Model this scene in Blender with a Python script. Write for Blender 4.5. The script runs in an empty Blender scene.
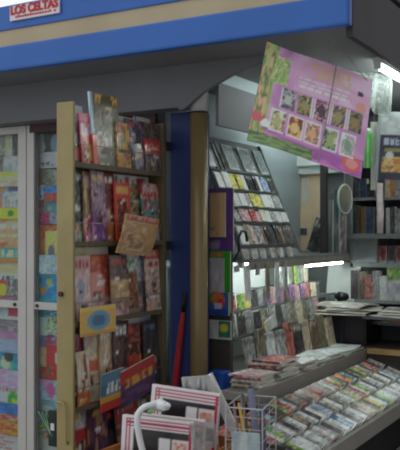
import bpy, math, random
from mathutils import Matrix, Vector

C = bpy.context.scene.collection
R = math.radians
H = 1.6                                  # eye height

# ------------------------------------------------------------------ survey helpers
# bearings taken from the photograph, met with real planes of the kiosk
def bearing(u):
    t = (u - 200) / 800.0
    return (-0.5 + 0.866 * t, 0.866 + 0.5 * t)
def y_on_x(u, x):
    a, b = bearing(u); return x / a * b
def x_on_y(u, y):
    a, b = bearing(u); return y / b * a
def z_on_x(u, v, x):
    a, b = bearing(u); return H + (x / a) * (232 - v) / 800.0
def z_on_y(u, v, y):
    a, b = bearing(u); return H + (y / b) * (232 - v) / 800.0
def at(u, v, d):
    a, b = bearing(u); return Vector((a * d, b * d, H + d * (232 - v) / 800.0))

# ------------------------------------------------------------------ colour and materials
def lin(c):
    if isinstance(c, str):
        c = tuple(int(c[i:i + 2], 16) for i in (0, 2, 4))
    o = []
    for k in c:
        k /= 255.0
        o.append(k / 12.92 if k <= 0.04045 else ((k + 0.055) / 1.055) ** 2.4)
    return tuple(o)

MATS = {}
def mat(name, col, rough=0.5, metal=0.0, noise=0.12, scale=14.0, spec=0.4, bump=0.0, emit=0.0):
    if name in MATS: return MATS[name]
    m = bpy.data.materials.new(name); m.use_nodes = True
    nt = m.node_tree; b = nt.nodes['Principled BSDF']
    c = lin(col)
    b.inputs['Roughness'].default_value = rough
    b.inputs['Metallic'].default_value = metal
    b.inputs['Specular IOR Level'].default_value = spec
    tc = nt.nodes.new('ShaderNodeTexCoord')
    n = nt.nodes.new('ShaderNodeTexNoise'); n.inputs['Scale'].default_value = scale
    n.inputs['Detail'].default_value = 5
    nt.links.new(tc.outputs['Object'], n.inputs['Vector'])
    r = nt.nodes.new('ShaderNodeValToRGB')
    r.color_ramp.elements[0].position = 0.3; r.color_ramp.elements[1].position = 0.7
    r.color_ramp.elements[0].color = tuple(k * (1 - noise) for k in c) + (1,)
    r.color_ramp.elements[1].color = tuple(min(1, k * (1 + noise)) for k in c) + (1,)
    nt.links.new(n.outputs['Fac'], r.inputs['Fac'])
    nt.links.new(r.outputs['Color'], b.inputs['Base Color'])
    if bump:
        bp = nt.nodes.new('ShaderNodeBump'); bp.inputs['Strength'].default_value = bump
        bp.inputs['Distance'].default_value = 0.01
        nt.links.new(n.outputs['Fac'], bp.inputs['Height']); nt.links.new(bp.outputs['Normal'], b.inputs['Normal'])
    if emit:
        b.inputs['Emission Color'].default_value = c + (1,); b.inputs['Emission Strength'].default_value = emit
    MATS[name] = m
    return m

def print_mat(name, rough, coat=0.0):
    m = bpy.data.materials.new(name); m.use_nodes = True
    nt = m.node_tree; b = nt.nodes['Principled BSDF']
    a = nt.nodes.new('ShaderNodeAttribute'); a.attribute_name = 'ink'
    nt.links.new(a.outputs['Color'], b.inputs['Base Color'])
    b.inputs['Roughness'].default_value = rough
    b.inputs['Specular IOR Level'].default_value = 0.45
    b.inputs['Coat Weight'].default_value = coat
    b.inputs['Coat Roughness'].default_value = 0.12
    n = nt.nodes.new('ShaderNodeTexNoise'); n.inputs['Scale'].default_value = 9
    tc = nt.nodes.new('ShaderNodeTexCoord'); nt.links.new(tc.outputs['Object'], n.inputs['Vector'])
    bp = nt.nodes.new('ShaderNodeBump'); bp.inputs['Strength'].default_value = 0.35 if coat else 0.12
    bp.inputs['Distance'].default_value = 0.01
    nt.links.new(n.outputs['Fac'], bp.inputs['Height']); nt.links.new(bp.outputs['Normal'], b.inputs['Normal'])
    return m

def clear_mat(name, tint, opacity, rough=0.05):
    m = bpy.data.materials.new(name); m.use_nodes = True
    nt = m.node_tree; nt.nodes.clear()
    o = nt.nodes.new('ShaderNodeOutputMaterial')
    t = nt.nodes.new('ShaderNodeBsdfTransparent'); t.inputs['Color'].default_value = (*lin(tint), 1)
    g = nt.nodes.new('ShaderNodeBsdfPrincipled'); g.inputs['Base Color'].default_value = (*lin('dfe6e4'), 1)
    g.inputs['Roughness'].default_value = rough
    f = nt.nodes.new('ShaderNodeLayerWeight'); f.inputs['Blend'].default_value = 0.25
    n = nt.nodes.new('ShaderNodeTexNoise'); n.inputs['Scale'].default_value = 16
    ad = nt.nodes.new('ShaderNodeMath'); ad.operation = 'MULTIPLY_ADD'
    nt.links.new(n.outputs['Fac'], ad.inputs[0]); ad.inputs[1].default_value = opacity; 
    mu = nt.nodes.new('ShaderNodeMath'); mu.operation = 'MULTIPLY'; mu.inputs[1].default_value = 0.35
    nt.links.new(f.outputs['Fresnel'], mu.inputs[0]); nt.links.new(mu.outputs[0], ad.inputs[2])
    x = nt.nodes.new('ShaderNodeMixShader')
    nt.links.new(ad.outputs[0], x.inputs['Fac'])
    nt.links.new(t.outputs[0], x.inputs[1]); nt.links.new(g.outputs[0], x.inputs[2])
    nt.links.new(x.outputs[0], o.inputs['Surface'])
    return m

INK = print_mat('printed_paper', 0.42)
INKG = print_mat('glossy_print', 0.3, 0.35)
PAPER = mat('page_edges', 'd8d4c8', 0.8, noise=0.06)
BLUE = mat('blue_paint', '2f66b8', 0.4, noise=0.06, scale=3)
BLUED = mat('dark_blue_paint', '25366a', 0.5, noise=0.12, scale=5)
BEIGE = mat('beige_band', 'b9a98a', 0.55, noise=0.08, scale=3)
SOFF = mat('grey_soffit', '7c7c80', 0.6, noise=0.07, scale=4)
BEAM = mat('grey_beam', '6c6d71', 0.6, noise=0.07, scale=4)
DARKROOF = mat('dark_brown_edge', '39343a', 0.6, noise=0.2, scale=5)
ALU = mat('grey_frame', 'c4c1bd', 0.45, metal=0.0, noise=0.05, scale=6)
ALUD = mat('gap_rubber', '3a3c3e', 0.8)
MAROON = mat('maroon_rail', '4a2a2a', 0.6)
STILE = mat('yellow_beige_paint', 'a09062', 0.45, noise=0.12, scale=5)
OLIVE = mat('olive_shelf', '6a5e48', 0.5, noise=0.12, scale=7)
RACKBACK = mat('rack_back', '5b4d42', 0.7, noise=0.1)
STEEL = mat('steel_wire', '9a958a', 0.35, metal=0.8)
BROWNP = mat('bronze_pole', '84714f', 0.34, metal=0.2, noise=0.08, scale=4)
CAP = mat('light_collar', 'b9b9b8', 0.45)
PALE = mat('pale_wall', 'b4c2c6', 0.55, noise=0.05, scale=3)
WHITEP = mat('white_panel', 'ecf3f0', 0.5, noise=0.05, scale=5)
COUNT = mat('grey_counter', '8d8880', 0.5, noise=0.1, scale=6)
COUNTD = mat('dark_counter', '4a4540', 0.6, noise=0.1)
DARK = mat('dark_recess', '201f1f', 0.8)
PEACH = mat('peach_wall', 'f0d4b0', 0.6, noise=0.05)
SHELFG = mat('grey_shelf', '6f7474', 0.5, noise=0.08)
WOOD = mat('pale_wood', 'a5855a', 0.5, noise=0.2, scale=9)
GROUND = mat('paving', '8b8883', 0.85, noise=0.15, scale=3, bump=0.2)
RED = mat('red_cloth', 'b3242a', 0.5)
BLACK = mat('black_plastic', '1a1a1c', 0.4)
WHITE = mat('white_plastic', 'e4e6e6', 0.3, noise=0.03)
WIRE = mat('white_wire', 'b4b8b8', 0.4)
KRAFT = mat('orange_cardboard', 'b8733a', 0.7)
LETTER = mat('red_letter', 'c23038', 0.5)
BLUEBOX = mat('blue_box', '2355b4', 0.5)
GLASS = clear_mat('window_glass', 'eef2f2', 0.06, 0.02)
CLEAR = clear_mat('clear_film', 'eef0ef', 0.30, 0.12)
SHEET = clear_mat('milky_sheet', 'dfe6e0', 0.4, 0.3)
TUBE = mat('lit_tube', 'f2fffb', 0.4, emit=20.0)
STRING = mat('string', '8a857c', 0.8)

# ------------------------------------------------------------------ mesh helpers
class MB:
    def __init__(s): s.v = []; s.f = []; s.m = []
    def face(s, idx, m=0): s.f.append(idx); s.m.append(m)
    def box(s, x0, x1, y0, y1, z0, z1, m=0, M=None, bev=0.0):
        b = len(s.v)
        if bev <= 0:
            ps = [(x, y, z) for z in (z0, z1) for y in (y0, y1) for x in (x0, x1)]
            s.v += [(M @ Vector(p)) if M else Vector(p) for p in ps]
            for q in ((0, 2, 3, 1), (4, 5, 7, 6), (0, 1, 5, 4), (2, 6, 7, 3), (0, 4, 6, 2), (1, 3, 7, 5)):
                s.face([b + k for k in q], m)
            return s
        import bmesh
        bm = bmesh.new()
        bmesh.ops.create_cube(bm, size=1)
        for v in bm.verts:
            v.co = Vector(((x0 + x1) / 2 + v.co.x * (x1 - x0), (y0 + y1) / 2 + v.co.y * (y1 - y0), (z0 + z1) / 2 + v.co.z * (z1 - z0)))
        bmesh.ops.bevel(bm, geom=list(bm.edges), offset=bev, segments=2, affect='EDGES', profile=0.6)
        bm.verts.index_update()
        s.v += [(M @ v.co) if M else v.co.copy() for v in bm.verts]
        for f in bm.faces: s.face([b + v.index for v in f.verts], m)
        bm.free(); return s
    def tube(s, pts, r, n=8, m=0, cap=True):
        pts = [Vector(p) for p in pts]
        rs = r if isinstance(r, (list, tuple)) else [r] * len(pts)
        rings = []
        for i, p in enumerate(pts):
            d = (pts[min(i + 1, len(pts) - 1)] - pts[max(i - 1, 0)]).normalized()
            a = d.orthogonal().normalized() if i == 0 else (last - d * last.dot(d)).normalized()
            last = a
            c = d.cross(a)
            b = len(s.v); rings.append(b)
            for k in range(n):
                t = 2 * math.pi * k / n
                s.v.append(p + (a * math.cos(t) + c * math.sin(t)) * rs[i])
        for i in range(len(pts) - 1):
            for k in range(n):
                s.face([rings[i] + k, rings[i] + (k + 1) % n, rings[i + 1] + (k + 1) % n, rings[i + 1] + k], m)
        if cap:
            s.face([rings[0] + k for k in reversed(range(n))], m); s.face([rings[-1] + k for k in range(n)], m)
        return s
    def prism(s, poly, y0, y1, m=0):
        """polygon of (x, z) extruded along y"""
        b = len(s.v); n = len(poly)
        s.v += [Vector((x, y0, z)) for x, z in poly] + [Vector((x, y1, z)) for x, z in poly]
        s.face([b + k for k in range(n)], m); s.face([b + n + k for k in reversed(range(n))], m)
        for k in range(n):
            j = (k + 1) % n; s.face([b + k, b + n + k, b + n + j, b + j], m)
        return s
    def build(s, name, mats, parent=None, smooth=False):
        me = bpy.data.meshes.new(name)
        me.from_pydata([tuple(v) for v in s.v], [], s.f)
        for mm in (mats if isinstance(mats, (list, tuple)) else [mats]): me.materials.append(mm)
        me.polygons.foreach_set('material_index', s.m)
        if smooth: me.polygons.foreach_set('use_smooth', [True] * len(s.f))
        import bmesh
        bm = bmesh.new(); bm.from_mesh(me); bmesh.ops.recalc_face_normals(bm, faces=bm.faces); bm.to_mesh(me); bm.free()
        me.update()
        o = bpy.data.objects.new(name, me); C.objects.link(o)
        if parent: o.parent = parent
        return o

USED = {}
def tag(o, label, cat, group=None, kind=None):
    o['label'] = label; o['category'] = cat
    if group: o['group'] = group
    if kind: o['kind'] = kind
    return o
def struct(o, label=None, cat=None):
    o['kind'] = 'structure'
    if label: o['label'] = label
    if cat: o['category'] = cat
    return o
def empty(name, loc=(0, 0, 0), rz=0):
    o = bpy.data.objects.new(name, None); C.objects.link(o); o.empty_display_size = 0.1
    o.location = loc; o.rotation_euler = (0, 0, rz); return o
def local(root):
    M = Matrix.Translation(root.location) @ root.rotation_euler.to_matrix().to_4x4()
    return M.inverted()

# ------------------------------------------------------------------ printed covers
def vnoise(seed, freq):
    rg = random.Random(seed)
    n = int(freq) + 3
    g = [[rg.random() for _ in range(n)] for _ in range(n)]
    def f(s, t):
        a, b = s * freq, t * freq
        i, j = min(int(a), n - 2), min(int(b), n - 2)
        p, q = a - i, b - j
        p = p * p * (3 - 2 * p); q = q * q * (3 - 2 * q)
        return (g[i][j] * (1 - p) + g[i + 1][j] * p) * (1 - q) + (g[i][j + 1] * (1 - p) + g[i + 1][j + 1] * p) * q
    return f

def cover(base, ops, seed, gain=1.0, sat=1.0):
    g0 = cover_raw(base, ops, seed)
    if gain == 1.0: return g0
    def g(s, t):
        c = g0(s, t); l = .3 * c[0] + .59 * c[1] + .11 * c[2]
        return tuple(max(0.004, min(0.92, (l + (k - l) * sat) * gain)) for k in c)
    return g
def cover_raw(base, ops, seed):
    base = lin(base)
    pre = []
    for k, op in enumerate(ops):
        t = op[0]
        if t == 'n':
            pre.append((t, op[1:5], [lin(c) for c in op[5]], vnoise(seed * 31 + k, op[6]), vnoise(seed * 57 + k, op[6] * 2)))
        elif t == 't':
            rg = random.Random(seed * 13 + k); n = op[6]
            pre.append((t, op[1:5], lin(op[5]), n, [rg.choice((0, 1, 2, 3)) for _ in range(n)]))
        elif t == 'L':
            rg = random.Random(seed * 17 + k); n = op[6]
            pre.append((t, op[1:5], lin(op[5]), n, [0.55 + 0.45 * rg.random() for _ in range(n)]))
        else:
            pre.append((t, op[1:5], lin(op[5])))
    def f(s, t):
        c = base
        for p in pre:
            k = p[0]; a, b, cc, d = p[1]
            if k == 'o':
                if ((s - a) / cc) ** 2 + ((t - b) / d) ** 2 <= 1: c = p[2]
                continue
            if not (a <= s <= cc and b <= t <= d): continue
            x = (s - a) / (cc - a + 1e-9); y = (t - b) / (d - b + 1e-9)
            if k == 'r': c = p[2]
            elif k == 'n':
                v = 0.65 * p[3](x, y) + 0.35 * p[4](x, y)
                v = max(0, min(0.999, (v - 0.2) / 0.6))
                n_ = len(p[2]); q = v * n_ - 0.5; i = max(0, min(n_ - 1, int(math.floor(q)))); j = min(n_ - 1, i + 1)
                w = max(0, min(1, (q - i - 0.25) * 2)); A_, B_ = p[2][i], p[2][j]
                c = (A_[0] * (1 - w) + B_[0] * w, A_[1] * (1 - w) + B_[1] * w, A_[2] * (1 - w) + B_[2] * w)
            elif k == 't':
                i = min(int(x * p[3]), p[3] - 1); fx = x * p[3] - i; w = p[4][i]
                on = fx < 0.72
                if w == 1 and 0.25 < fx < 0.5 and 0.3 < y < 0.75: on = False
                if w == 2 and fx > 0.3 and (0.2 < y < 0.42 or 0.6 < y < 0.8): on = False
                if w == 3 and 0.22 < fx < 0.5 and y > 0.55: on = False
                if on: c = p[2]
            elif k == 'L':
                i = min(int(y * p[3]), p[3] - 1); fy = y * p[3] - i
                if 0.25 < fy < 0.75 and x < p[4][i] and (int(x * 40) * 7 + i * 3) % 5 != 0: c = p[2]
        return c
    return f

def make_print(name, w, h, th, fn, grid=(12, 16), bend=0.0, curl=0.0, gloss=False, parent=None, pages=False, back=None, fullback=False, sway=0.0):
    """a printed thing standing on its lower edge, front towards local -y. With pages: cover shell + page block child."""
    nx, ny = grid
    v = []; ink = []
    def cv(s, t): return -bend * math.sin(math.pi * min(1, t)) - curl * t * t
    def sw(t): return sway * (math.sin(math.pi * t) - .5)
    for j in range(ny + 1):
        for i in range(nx + 1):
            s, t = i / nx, j / ny
            v.append(((s - 0.5) * w + sw(t), -th + cv(s, t), t * h)); ink.append(fn(min(max(s, .001), .999), min(max(t, .001), .999)))
    F = []; MI = []
    W = nx + 1
    for j in range(ny):
        for i in range(nx):
            a = j * W + i; F.append((a, a + 1, a + W + 1, a + W)); MI.append(0)
    bc = lin(back) if back else tuple(0.6 * a + 0.1 for a in fn(0.1, 0.5))
    b0 = len(v)
    for j in range(ny + 1):
        t = j / ny
        for s in ([i / nx for i in range(nx + 1)] if fullback else (0, 1)):
            v.append(((s - 0.5) * w + sw(t), cv(s, t), t * h)); ink.append(bc)
    B = nx + 1 if fullback else 2
    for j in range(ny):
        for i in range(B - 1):
            a = b0 + B * j + i; F.append((a, a + B, a + B + 1, a + 1)); MI.append(0)
    # edge strips with own vertices
    def strip(front, backs, m):
        n0 = len(v)
        for p, q in zip(front, backs):
            v.append(v[p]); ink.append(ink[p] if m == 0 else (0.66, 0.63, 0.55)); v.append(v[q]); ink.append(ink[p] if m == 0 else (0.66, 0.63, 0.55))
        for k in range(len(front) - 1):
            a = n0 + 2 * k; F.append((a, a + 2, a + 3, a + 1)); MI.append(m)
    L = [j * W for j in range(ny + 1)]; LB = [b0 + B * j for j in range(ny + 1)]
    Rr = [j * W + nx for j in range(ny + 1)]; RB = [b0 + B * j + B - 1 for j in range(ny + 1)]
    strip(L, LB, 0)
    if not pages:
        strip(Rr, RB, 1); 
        if fullback:
            strip(list(range(W)), [b0 + i for i in range(W)], 1); strip([ny * W + i for i in range(W)], [b0 + B * ny + i for i in range(W)], 1)
        else:
            strip([0, nx], [b0, b0 + 1], 1); strip([ny * W, ny * W + nx], [b0 + 2 * ny, b0 + 2 * ny + 1], 1)
        # straight long edges for the strips above need the corner columns only
    me = bpy.data.meshes.new(name)
    me.from_pydata(v, [], F)
    me.materials.append(INKG if gloss else INK); me.materials.append(PAPER)
    me.polygons.foreach_set('material_index', MI)
    at_ = me.attributes.new('ink', 'FLOAT_COLOR', 'POINT')
    at_.data.foreach_set('color', [k for c in ink for k in (*c, 1.0)])
    me.update()
    o = bpy.data.objects.new(name, me); C.objects.link(o)
    if parent: o.parent = parent
    if pages:
        mb = MB(); e = 0.0007
        for j in range(ny):
            t0, t1 = 0.004 + 0.992 * j / ny, 0.004 + 0.992 * (j + 1) / ny
            s0, s1 = -0.498 * w, 0.493 * w
            b = len(mb.v)
            for t in (t0, t1):
                for x in (s0, s1):
                    mb.v.append(Vector((x + sw(t), -th + e + cv(0, t), t * h))); mb.v.append(Vector((x + sw(t), -e + cv(0, t), t * h)))
            # 0 l f,1 l b,2 r f,3 r b ; 4..7 upper
            mb.face([b + 2, b + 3, b + 7, b + 6]); mb.face([b + 0, b + 4, b + 5, b + 1])
            mb.face([b + 0, b + 2, b + 6, b + 4]); mb.face([b + 1, b + 5, b + 7, b + 3])
            if j == 0: mb.face([b, b + 1, b + 3, b + 2])
            if j == ny - 1: mb.face([b + 4, b + 6, b + 7, b + 5])
        p = mb.build('pages', PAPER, o)
    return o

def pose(o, loc, yaw=0, lean=0, roll=0):
    M = Matrix.Rotation(R(yaw), 4, 'Z') @ Matrix.Rotation(R(-lean), 4, 'X') @ Matrix.Rotation(R(roll), 4, 'Y')
    o.rotation_euler = M.to_euler(); o.location = loc
    return o

ORD = ('first second third fourth fifth sixth seventh eighth ninth tenth eleventh twelfth thirteenth fourteenth fifteenth sixteenth seventeenth eighteenth nineteenth twentieth twenty-first twenty-second twenty-third twenty-fourth twenty-fifth twenty-sixth twenty-seventh twenty-eighth twenty-ninth thirtieth'.split() + ['thirty-' + q for q in 'first second third fourth fifth sixth seventh eighth ninth'.split()] + ['fortieth'] + ['forty-' + q for q in 'first second third fourth fifth sixth seventh eighth ninth'.split()])

# ================================================================== SETTING
FZ = 2.485                                # underside of the overhang
FY = 3.27                                 # face of the fascia
XR = -1.148                               # outer edge of the overhang
XL = -5.4
BY = 5.95                                 # back wall
struct(MB().box(-9, 6, -4, 9, -0.1, 0).build('ground', GROUND), 'grey street paving around the kiosk', 'ground')
struct(MB().box(XL, XR - 0.02, FY + 0.02, 6.4, FZ, FZ + 0.03).build('ceiling', SOFF), 'grey underside of the kiosk roof overhang', 'ceiling')
struct(MB().box(XL, XR - 0.02, FY + 0.03, 6.4, 2.78, 2.82).build('roof', DARKROOF), 'flat roof on top of the kiosk', 'roof')
struct(MB().box(XL, XR, FY - 0.025, FY + 0.03, FZ - 0.005, 2.615, bev=0.012).build('trim_1', BLUE), 'lower blue tube along the front edge of the roof', 'trim')
struct(MB().box(XL, XR, FY, FY + 0.03, 2.615, 2.705).build('trim_2', BEIGE), 'beige band between the blue bands of the fascia', 'trim')
struct(MB().box(XL, XR, FY - 0.01, FY + 0.03, 2.705, 2.838, bev=0.006).build('trim_3', BLUE), 'upper blue band of the fascia', 'trim')
struct(MB().box(XR - 0.03, XR, FY + 0.03, 6.4, FZ - 0.045, 2.73).build('trim_4', DARKROOF), 'dark edge board along the customer side of the roof', 'trim')

# front beam with the doors below it
WY = 3.62
DY = 3.76
bx1 = x_on_y(177, WY)
zb = 2.262
struct(MB().box(XL, bx1, WY, WY + 0.13, zb, FZ).build('wall_front', BEAM), 'grey beam above the glazed doors', 'wall')
struct(MB().box(x_on_y(21, WY + 0.06), -2.46, WY + 0.135, WY + 0.17, zb - 0.05, zb + 0.03).build('trim_5', MAROON), 'dark maroon rail above the second glazed door', 'trim')
# rounded bracket between beam and overhang
GY = WY
poly = [(bx1, zb)]
for u, v in ((181, 110.5), (186, 107.5), (192.6, 101), (199, 95.5), (205, 90.5), (212, 86), (219, 82), (230, 75.5), (241, 70), (260, 62), (275, 56)):
    poly.append((x_on_y(u, GY), z_on_y(u, v, GY)))
poly.append((x_on_y(290, GY), FZ)); poly.append((bx1, FZ))
struct(MB().prism(poly, GY - 0.002, GY + 0.03).build('trim_6', BEAM), 'grey curved bracket under the roof by the round post', 'trim')
# beam above the magazine wall
struct(MB().box(-2.07, -2.05, 3.75, BY, 2.17, 2.40).build('trim_7', BEAM), 'grey beam above the wall of magazines', 'trim')
struct(MB().box(-2.12, -2.09, 3.86, BY, 2.40, FZ).build('trim_8', PALE), 'pale strip between the beam and the ceiling', 'trim')
# blue column and walls
struct(MB().box(x_on_y(170, 3.78) , -2.20, 3.78, 3.92, 0, zb, bev=0.006).build('wall_corner', BLUED), 'dark blue corner column behind the round post', 'column')
struct(MB().box(-2.62, -2.5, 3.93, BY, 0, FZ).build('wall_inner', PALE), 'pale wall behind the magazine display', 'wall')
struct(MB().box(-2.62, -0.7, BY, BY + 0.1, 0, FZ).build('wall_back', SHELFG), 'grey back wall of the kiosk', 'wall')
struct(MB().box(XL, -2.63, DY + 0.3, DY + 0.34, 0, FZ).build('wall_left', RACKBACK), 'brown backing behind the glazed doors', 'wall')

# glazed doors
def glazed_door(name, x0, x1, st, label, lock_x):
    root = empty(name, (x0, DY, 0)); struct(root, label, 'door')
    w = x1 - x0
    zt = z_on_y(20, 126, DY); zo = zt - 0.045
    zb1, zb0 = z_on_y(20, 301, DY), z_on_y(20, 308.5, DY)
    f = MB()
    f.box(0, st, 0, 0.045, 0.05, zt, bev=0.004); f.box(w - st, w, 0, 0.045, 0.05, zt, bev=0.004)
    f.box(st, w - st, 0, 0.045, zo, zt, bev=0.004); f.box(st, w - st, 0, 0.045, 0.05, 0.14, bev=0.004)
    f.build('door_frame', ALU, root)
    cb = MB().box(st, w - st, 0.002, 0.043, zb0, zb1, bev=0.004).build('crossbar', ALU, root)
    g = MB().box(st, w - st, 0.02, 0.024, zb1, zo).box(st, w - st, 0.02, 0.024, 0.14, zb0)
    g.build('glass_pane', GLASS, root)
    lx = (w - st - 0.025) if lock_x > 0 else st + 0.025
    MB().tube([(lx, 0.004, (zb0 + zb1) / 2), (lx, -0.006, (zb0 + zb1) / 2)], 0.011, 10).build('lock', BLACK, cb)
    return root
xm = x_on_y(26.3, DY)
glazed_door('door_1', xm - 1.0, xm - 0.003, x_on_y(26, DY) - x_on_y(17.8, DY), 'grey framed glazed door at the outer end of the kiosk front', 1)
glazed_door('door_2', xm + 0.003, -2.50, x_on_y(33.8, DY) - x_on_y(26.6, DY), 'grey framed glazed door half hidden behind the open rack', -1)
struct(MB().box(xm - 0.05, xm + 0.05, DY + 0.05, DY + 0.06, 0.05, 2.25).build('trim_9', ALUD), 'dark seal between the two glazed doors', 'trim')

# shop sign
def shop_sign():
    yl = FY - 0.012
    p = [(11.5, 22), (61, 13.2), (60.5, -1), (11, 8.2)]
    xa, xb = x_on_y(11.2, yl), x_on_y(60.8, yl)
    za, zb_ = z_on_y(11.5, 21.8, yl), z_on_y(11, 7.2, yl)
    root = empty('shop_sign', ((xa + xb) / 2, yl, za))
    tag(root, 'white sign with red letters LOS CELTAS on the blue fascia', 'sign')
    W_, H_ = xb - xa, zb_ - za
    board = MB().box(-W_ / 2, W_ / 2, -0.012, 0, 0, H_, bev=0.003).build('board', mat('sign_white', 'eadcdc', 0.5, noise=0.03), root)
    cu = bpy.data.curves.new('lettering', 'FONT'); cu.body = 'LOS CELTAS'; cu.size = 0.1
    cu.align_x = 'CENTER'; cu.extrude = 0.002; cu.offset = 0.0045
    t = bpy.data.objects.new('lettering', cu); C.objects.link(t); t.data.materials.append(LETTER)
    bpy.context.view_layer.update()
    wd = t.dimensions.x
    me_ = bpy.data.meshes.new_from_object(t); bpy.data.objects.remove(t)
    t = bpy.data.objects.new('lettering', me_); C.objects.link(t)
    t.parent = board
    t.scale = (W_ * 0.95 / wd, H_ * 0.56 / 0.072, 1)
    t.location = (0, -0.0145, H_ * 0.42); t.rotation_euler = (R(90), 0, 0)
    m = MB(); rg = random.Random(4); x = -W_ * 0.42
    while x < W_ * 0.42:
        w = rg.uniform(0.008, 0.016)
        if rg.random() > 0.12: m.box(x, x + w, -0.0145, -0.0118, H_ * 0.16, H_ * (0.27 if rg.random() < .7 else 0.31))
        x += w + 0.005
    m.build('small_lettering', LETTER, board)
shop_sign()

# round post
def round_post():
    c = Vector((-2.142, 3.70, 0))
    root = empty('round_post', c); tag(root, 'round bronze post at the corner of the kiosk', 'post')
    n = 28
    zt = 1.6 + 4.275 * (232 - 113.5) / 800
    MB().tube([(0, 0, 0), (0, 0, zt)], 0.0475, n).build('shaft', BROWNP, root, True)
    MB().tube([(0, 0, zt), (0, 0, zt + 0.008)], 0.0495, n).build('ring', BLACK, root, True)
    MB().tube([(0, 0, zt + 0.008), (0, 0, FZ)], 0.046, n).build('collar', CAP, root, True)
    MB().tube([(0, 0, 0), (0, 0, 0.02)], 0.08, n).build('foot', BROWNP, root, True)
round_post()

# ================================================================== OPEN RACK DOOR
RXF = -2.347; RXB = -2.445; RY0 = 2.897; RY1 = 3.697; RZ1 = 2.203
SZ = [1.912, 1.542, 1.168, 0.771, 0.40]
def rack_door():
    root = empty('magazine_rack', (RXB, RY0, 0))
    tag(root, 'open folding rack door with yellow-beige post and olive shelves of magazines', 'magazine rack')
    L = lambda b: b
    x1 = RXF - RXB; yl = RY1 - RY0
    s = MB().box(0, x1, 0, 0.016, 0.04, RZ1, bev=0.004).build('near_stile', STILE, root); s['label'] = 'yellow-beige post of the rack facing the street'
    MB().box(0, x1, yl - 0.03, yl, 0.04, RZ1 - 0.01, bev=0.003).build('far_stile', OLIVE, root)
    MB().box(0, 0.003, 0.016, yl - 0.03, 0.06, RZ1 - 0.03).build('back_panel', RACKBACK, root)
    for k, z in enumerate(SZ + [0.06]):
        sh = MB().box(0.003, x1 - 0.006, 0.016, yl - 0.03, z - 0.010, z - 0.002)
        sh.box(x1 - 0.006, x1 - 0.001, 0.016, yl - 0.03, z - 0.010, z + 0.014)
        sh.build('shelf', OLIVE, root)
        if k < 5:
            for dz in (0.10,):
                MB().tube([(x1 + 0.0015, 0.016, z + dz), (x1 + 0.0015, yl - 0.03, z + dz)], 0.0022, 6).build('retaining_wire', STEEL, root)
    for (zh, yh) in ((SZ[2] - .01, .70), (SZ[1] - .01, .08)):
        MB().tube([(x1 - .004, yh, zh + .01), (x1 + .016, yh, zh), (x1 + .019, yh, zh + .02)], .002, 6).build('wire_hook', STEEL, root)
    # hook handle and lock on the street face of the post
    zt = z_on_y(62, 402, RY0); 
    MB().tube([(x_on_y(57, RY0) - RXB + .002, -0.004, zt), (x_on_y(65, RY0) - RXB, -0.014, zt), (x_on_y(67.5, RY0) - RXB, -0.016, zt - 0.02),
               (x_on_y(68.5, RY0) - RXB, -0.016, zt - 0.17), (x_on_y(68, RY0) - RXB, -0.004, zt - 0.19)], 0.005, 8).build('handle', STILE, s, True)
    lz = z_on_y(61, 294, RY0); lx = x_on_y(61.5, RY0) - RXB
    MB().tube([(lx, 0.001, lz), (lx, -0.012, lz)], 0.012, 12).build('lock', MAROON, s)
    for hz in (2.05, 1.5): MB().box(0.04, 0.075, yl, yl + 0.082, hz, hz + .05).build('hinge', ALUD, root)
    for fy in (0.0, yl - .06): MB().box(0.0, 0.06, fy, fy + 0.06, 0, 0.04).build('foot', ALUD, root)
rack_door()
# blue cap at the hinge end of the rack
BXM = -2.37
def rack_mag(row, u0, u1, vt, layer, base, ops, label, vb=None, lean=4, roll=0, grid=(12, 18), gloss=True, bend=0.0, curl=0.0, name='magazine', cat='magazine', th=0.009, pages=True):
    ya, yb = y_on_x(u0, BXM), y_on_x(u1, BXM)
    ya = max(ya, RY0 + 0.019); yb = min(yb, RY1 - 0.034)
    um = (u0 + u1) / 2
    z0 = SZ[row] if vb is None else z_on_x(um, vb, BXM)
    z1 = z_on_x(um, vt, BXM)
    h = (z1 - z0) / math.cos(R(lean))
    if vb is None and row > 0: h = min(h, SZ[row - 1] - 0.016 - z0)
    seed = sum(ord(c) for c in label)
    rg = random.Random(seed); ops = list(ops)
    if pages and layer < 5 and layer > 0:
        if not any(q[0] == 't' for q in ops): ops.append(('t', .08, .84, .9, .95, rg.choice(['e8e0d0', 'e0c050', 'd84838', 'f0ece8', 'c8a0a8']), rg.choice((4, 5, 6))))
        for k in range(3):
            a, b = rg.uniform(.05, .55), rg.uniform(.05, .7)
            ops.append(('L', a, b, a + rg.uniform(.25, .4), b + .09, rg.choice(['f0ece4', 'e8d8a0', '2a2224', 'f0ece4']), 3))
        a, b = rg.uniform(.1, .5), rg.uniform(.08, .35)
        ops.append(('n', a, b, a + .36, b + .18, [rg.choice(['d8b090', 'c89878', 'e0c8b0']), rg.choice(['8a5a48', '6a4a48', 'a8705a']), rg.choice(['3a2c30', '58483e', 'c8b8a8'])], 3))
    if layer < 5: layer = 3.0 if layer == 3.2 else min(layer, 3.9)
    grid = (max(grid[0], 16), max(grid[1], 24))
    o = make_print(name, yb - ya, h, th, cover(base, ops, seed, 1.2, .85), grid, bend, curl, gloss, pages=pages, sway=rg.uniform(-.011, .011) if (pages and 0 < layer < 5 and row > 0 and ya > RY0 + .03 and yb < RY1 - .045) else 0)
    pose(o, (-2.412 + layer * 0.0125, (ya + yb) / 2, z0 + 0.001 + abs(math.sin(R(roll))) * (yb - ya) / 2), 90, lean, roll)
    tag(o, label, cat, 'magazines on the open rack door')
    return o
T = 'on the rack'
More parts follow.
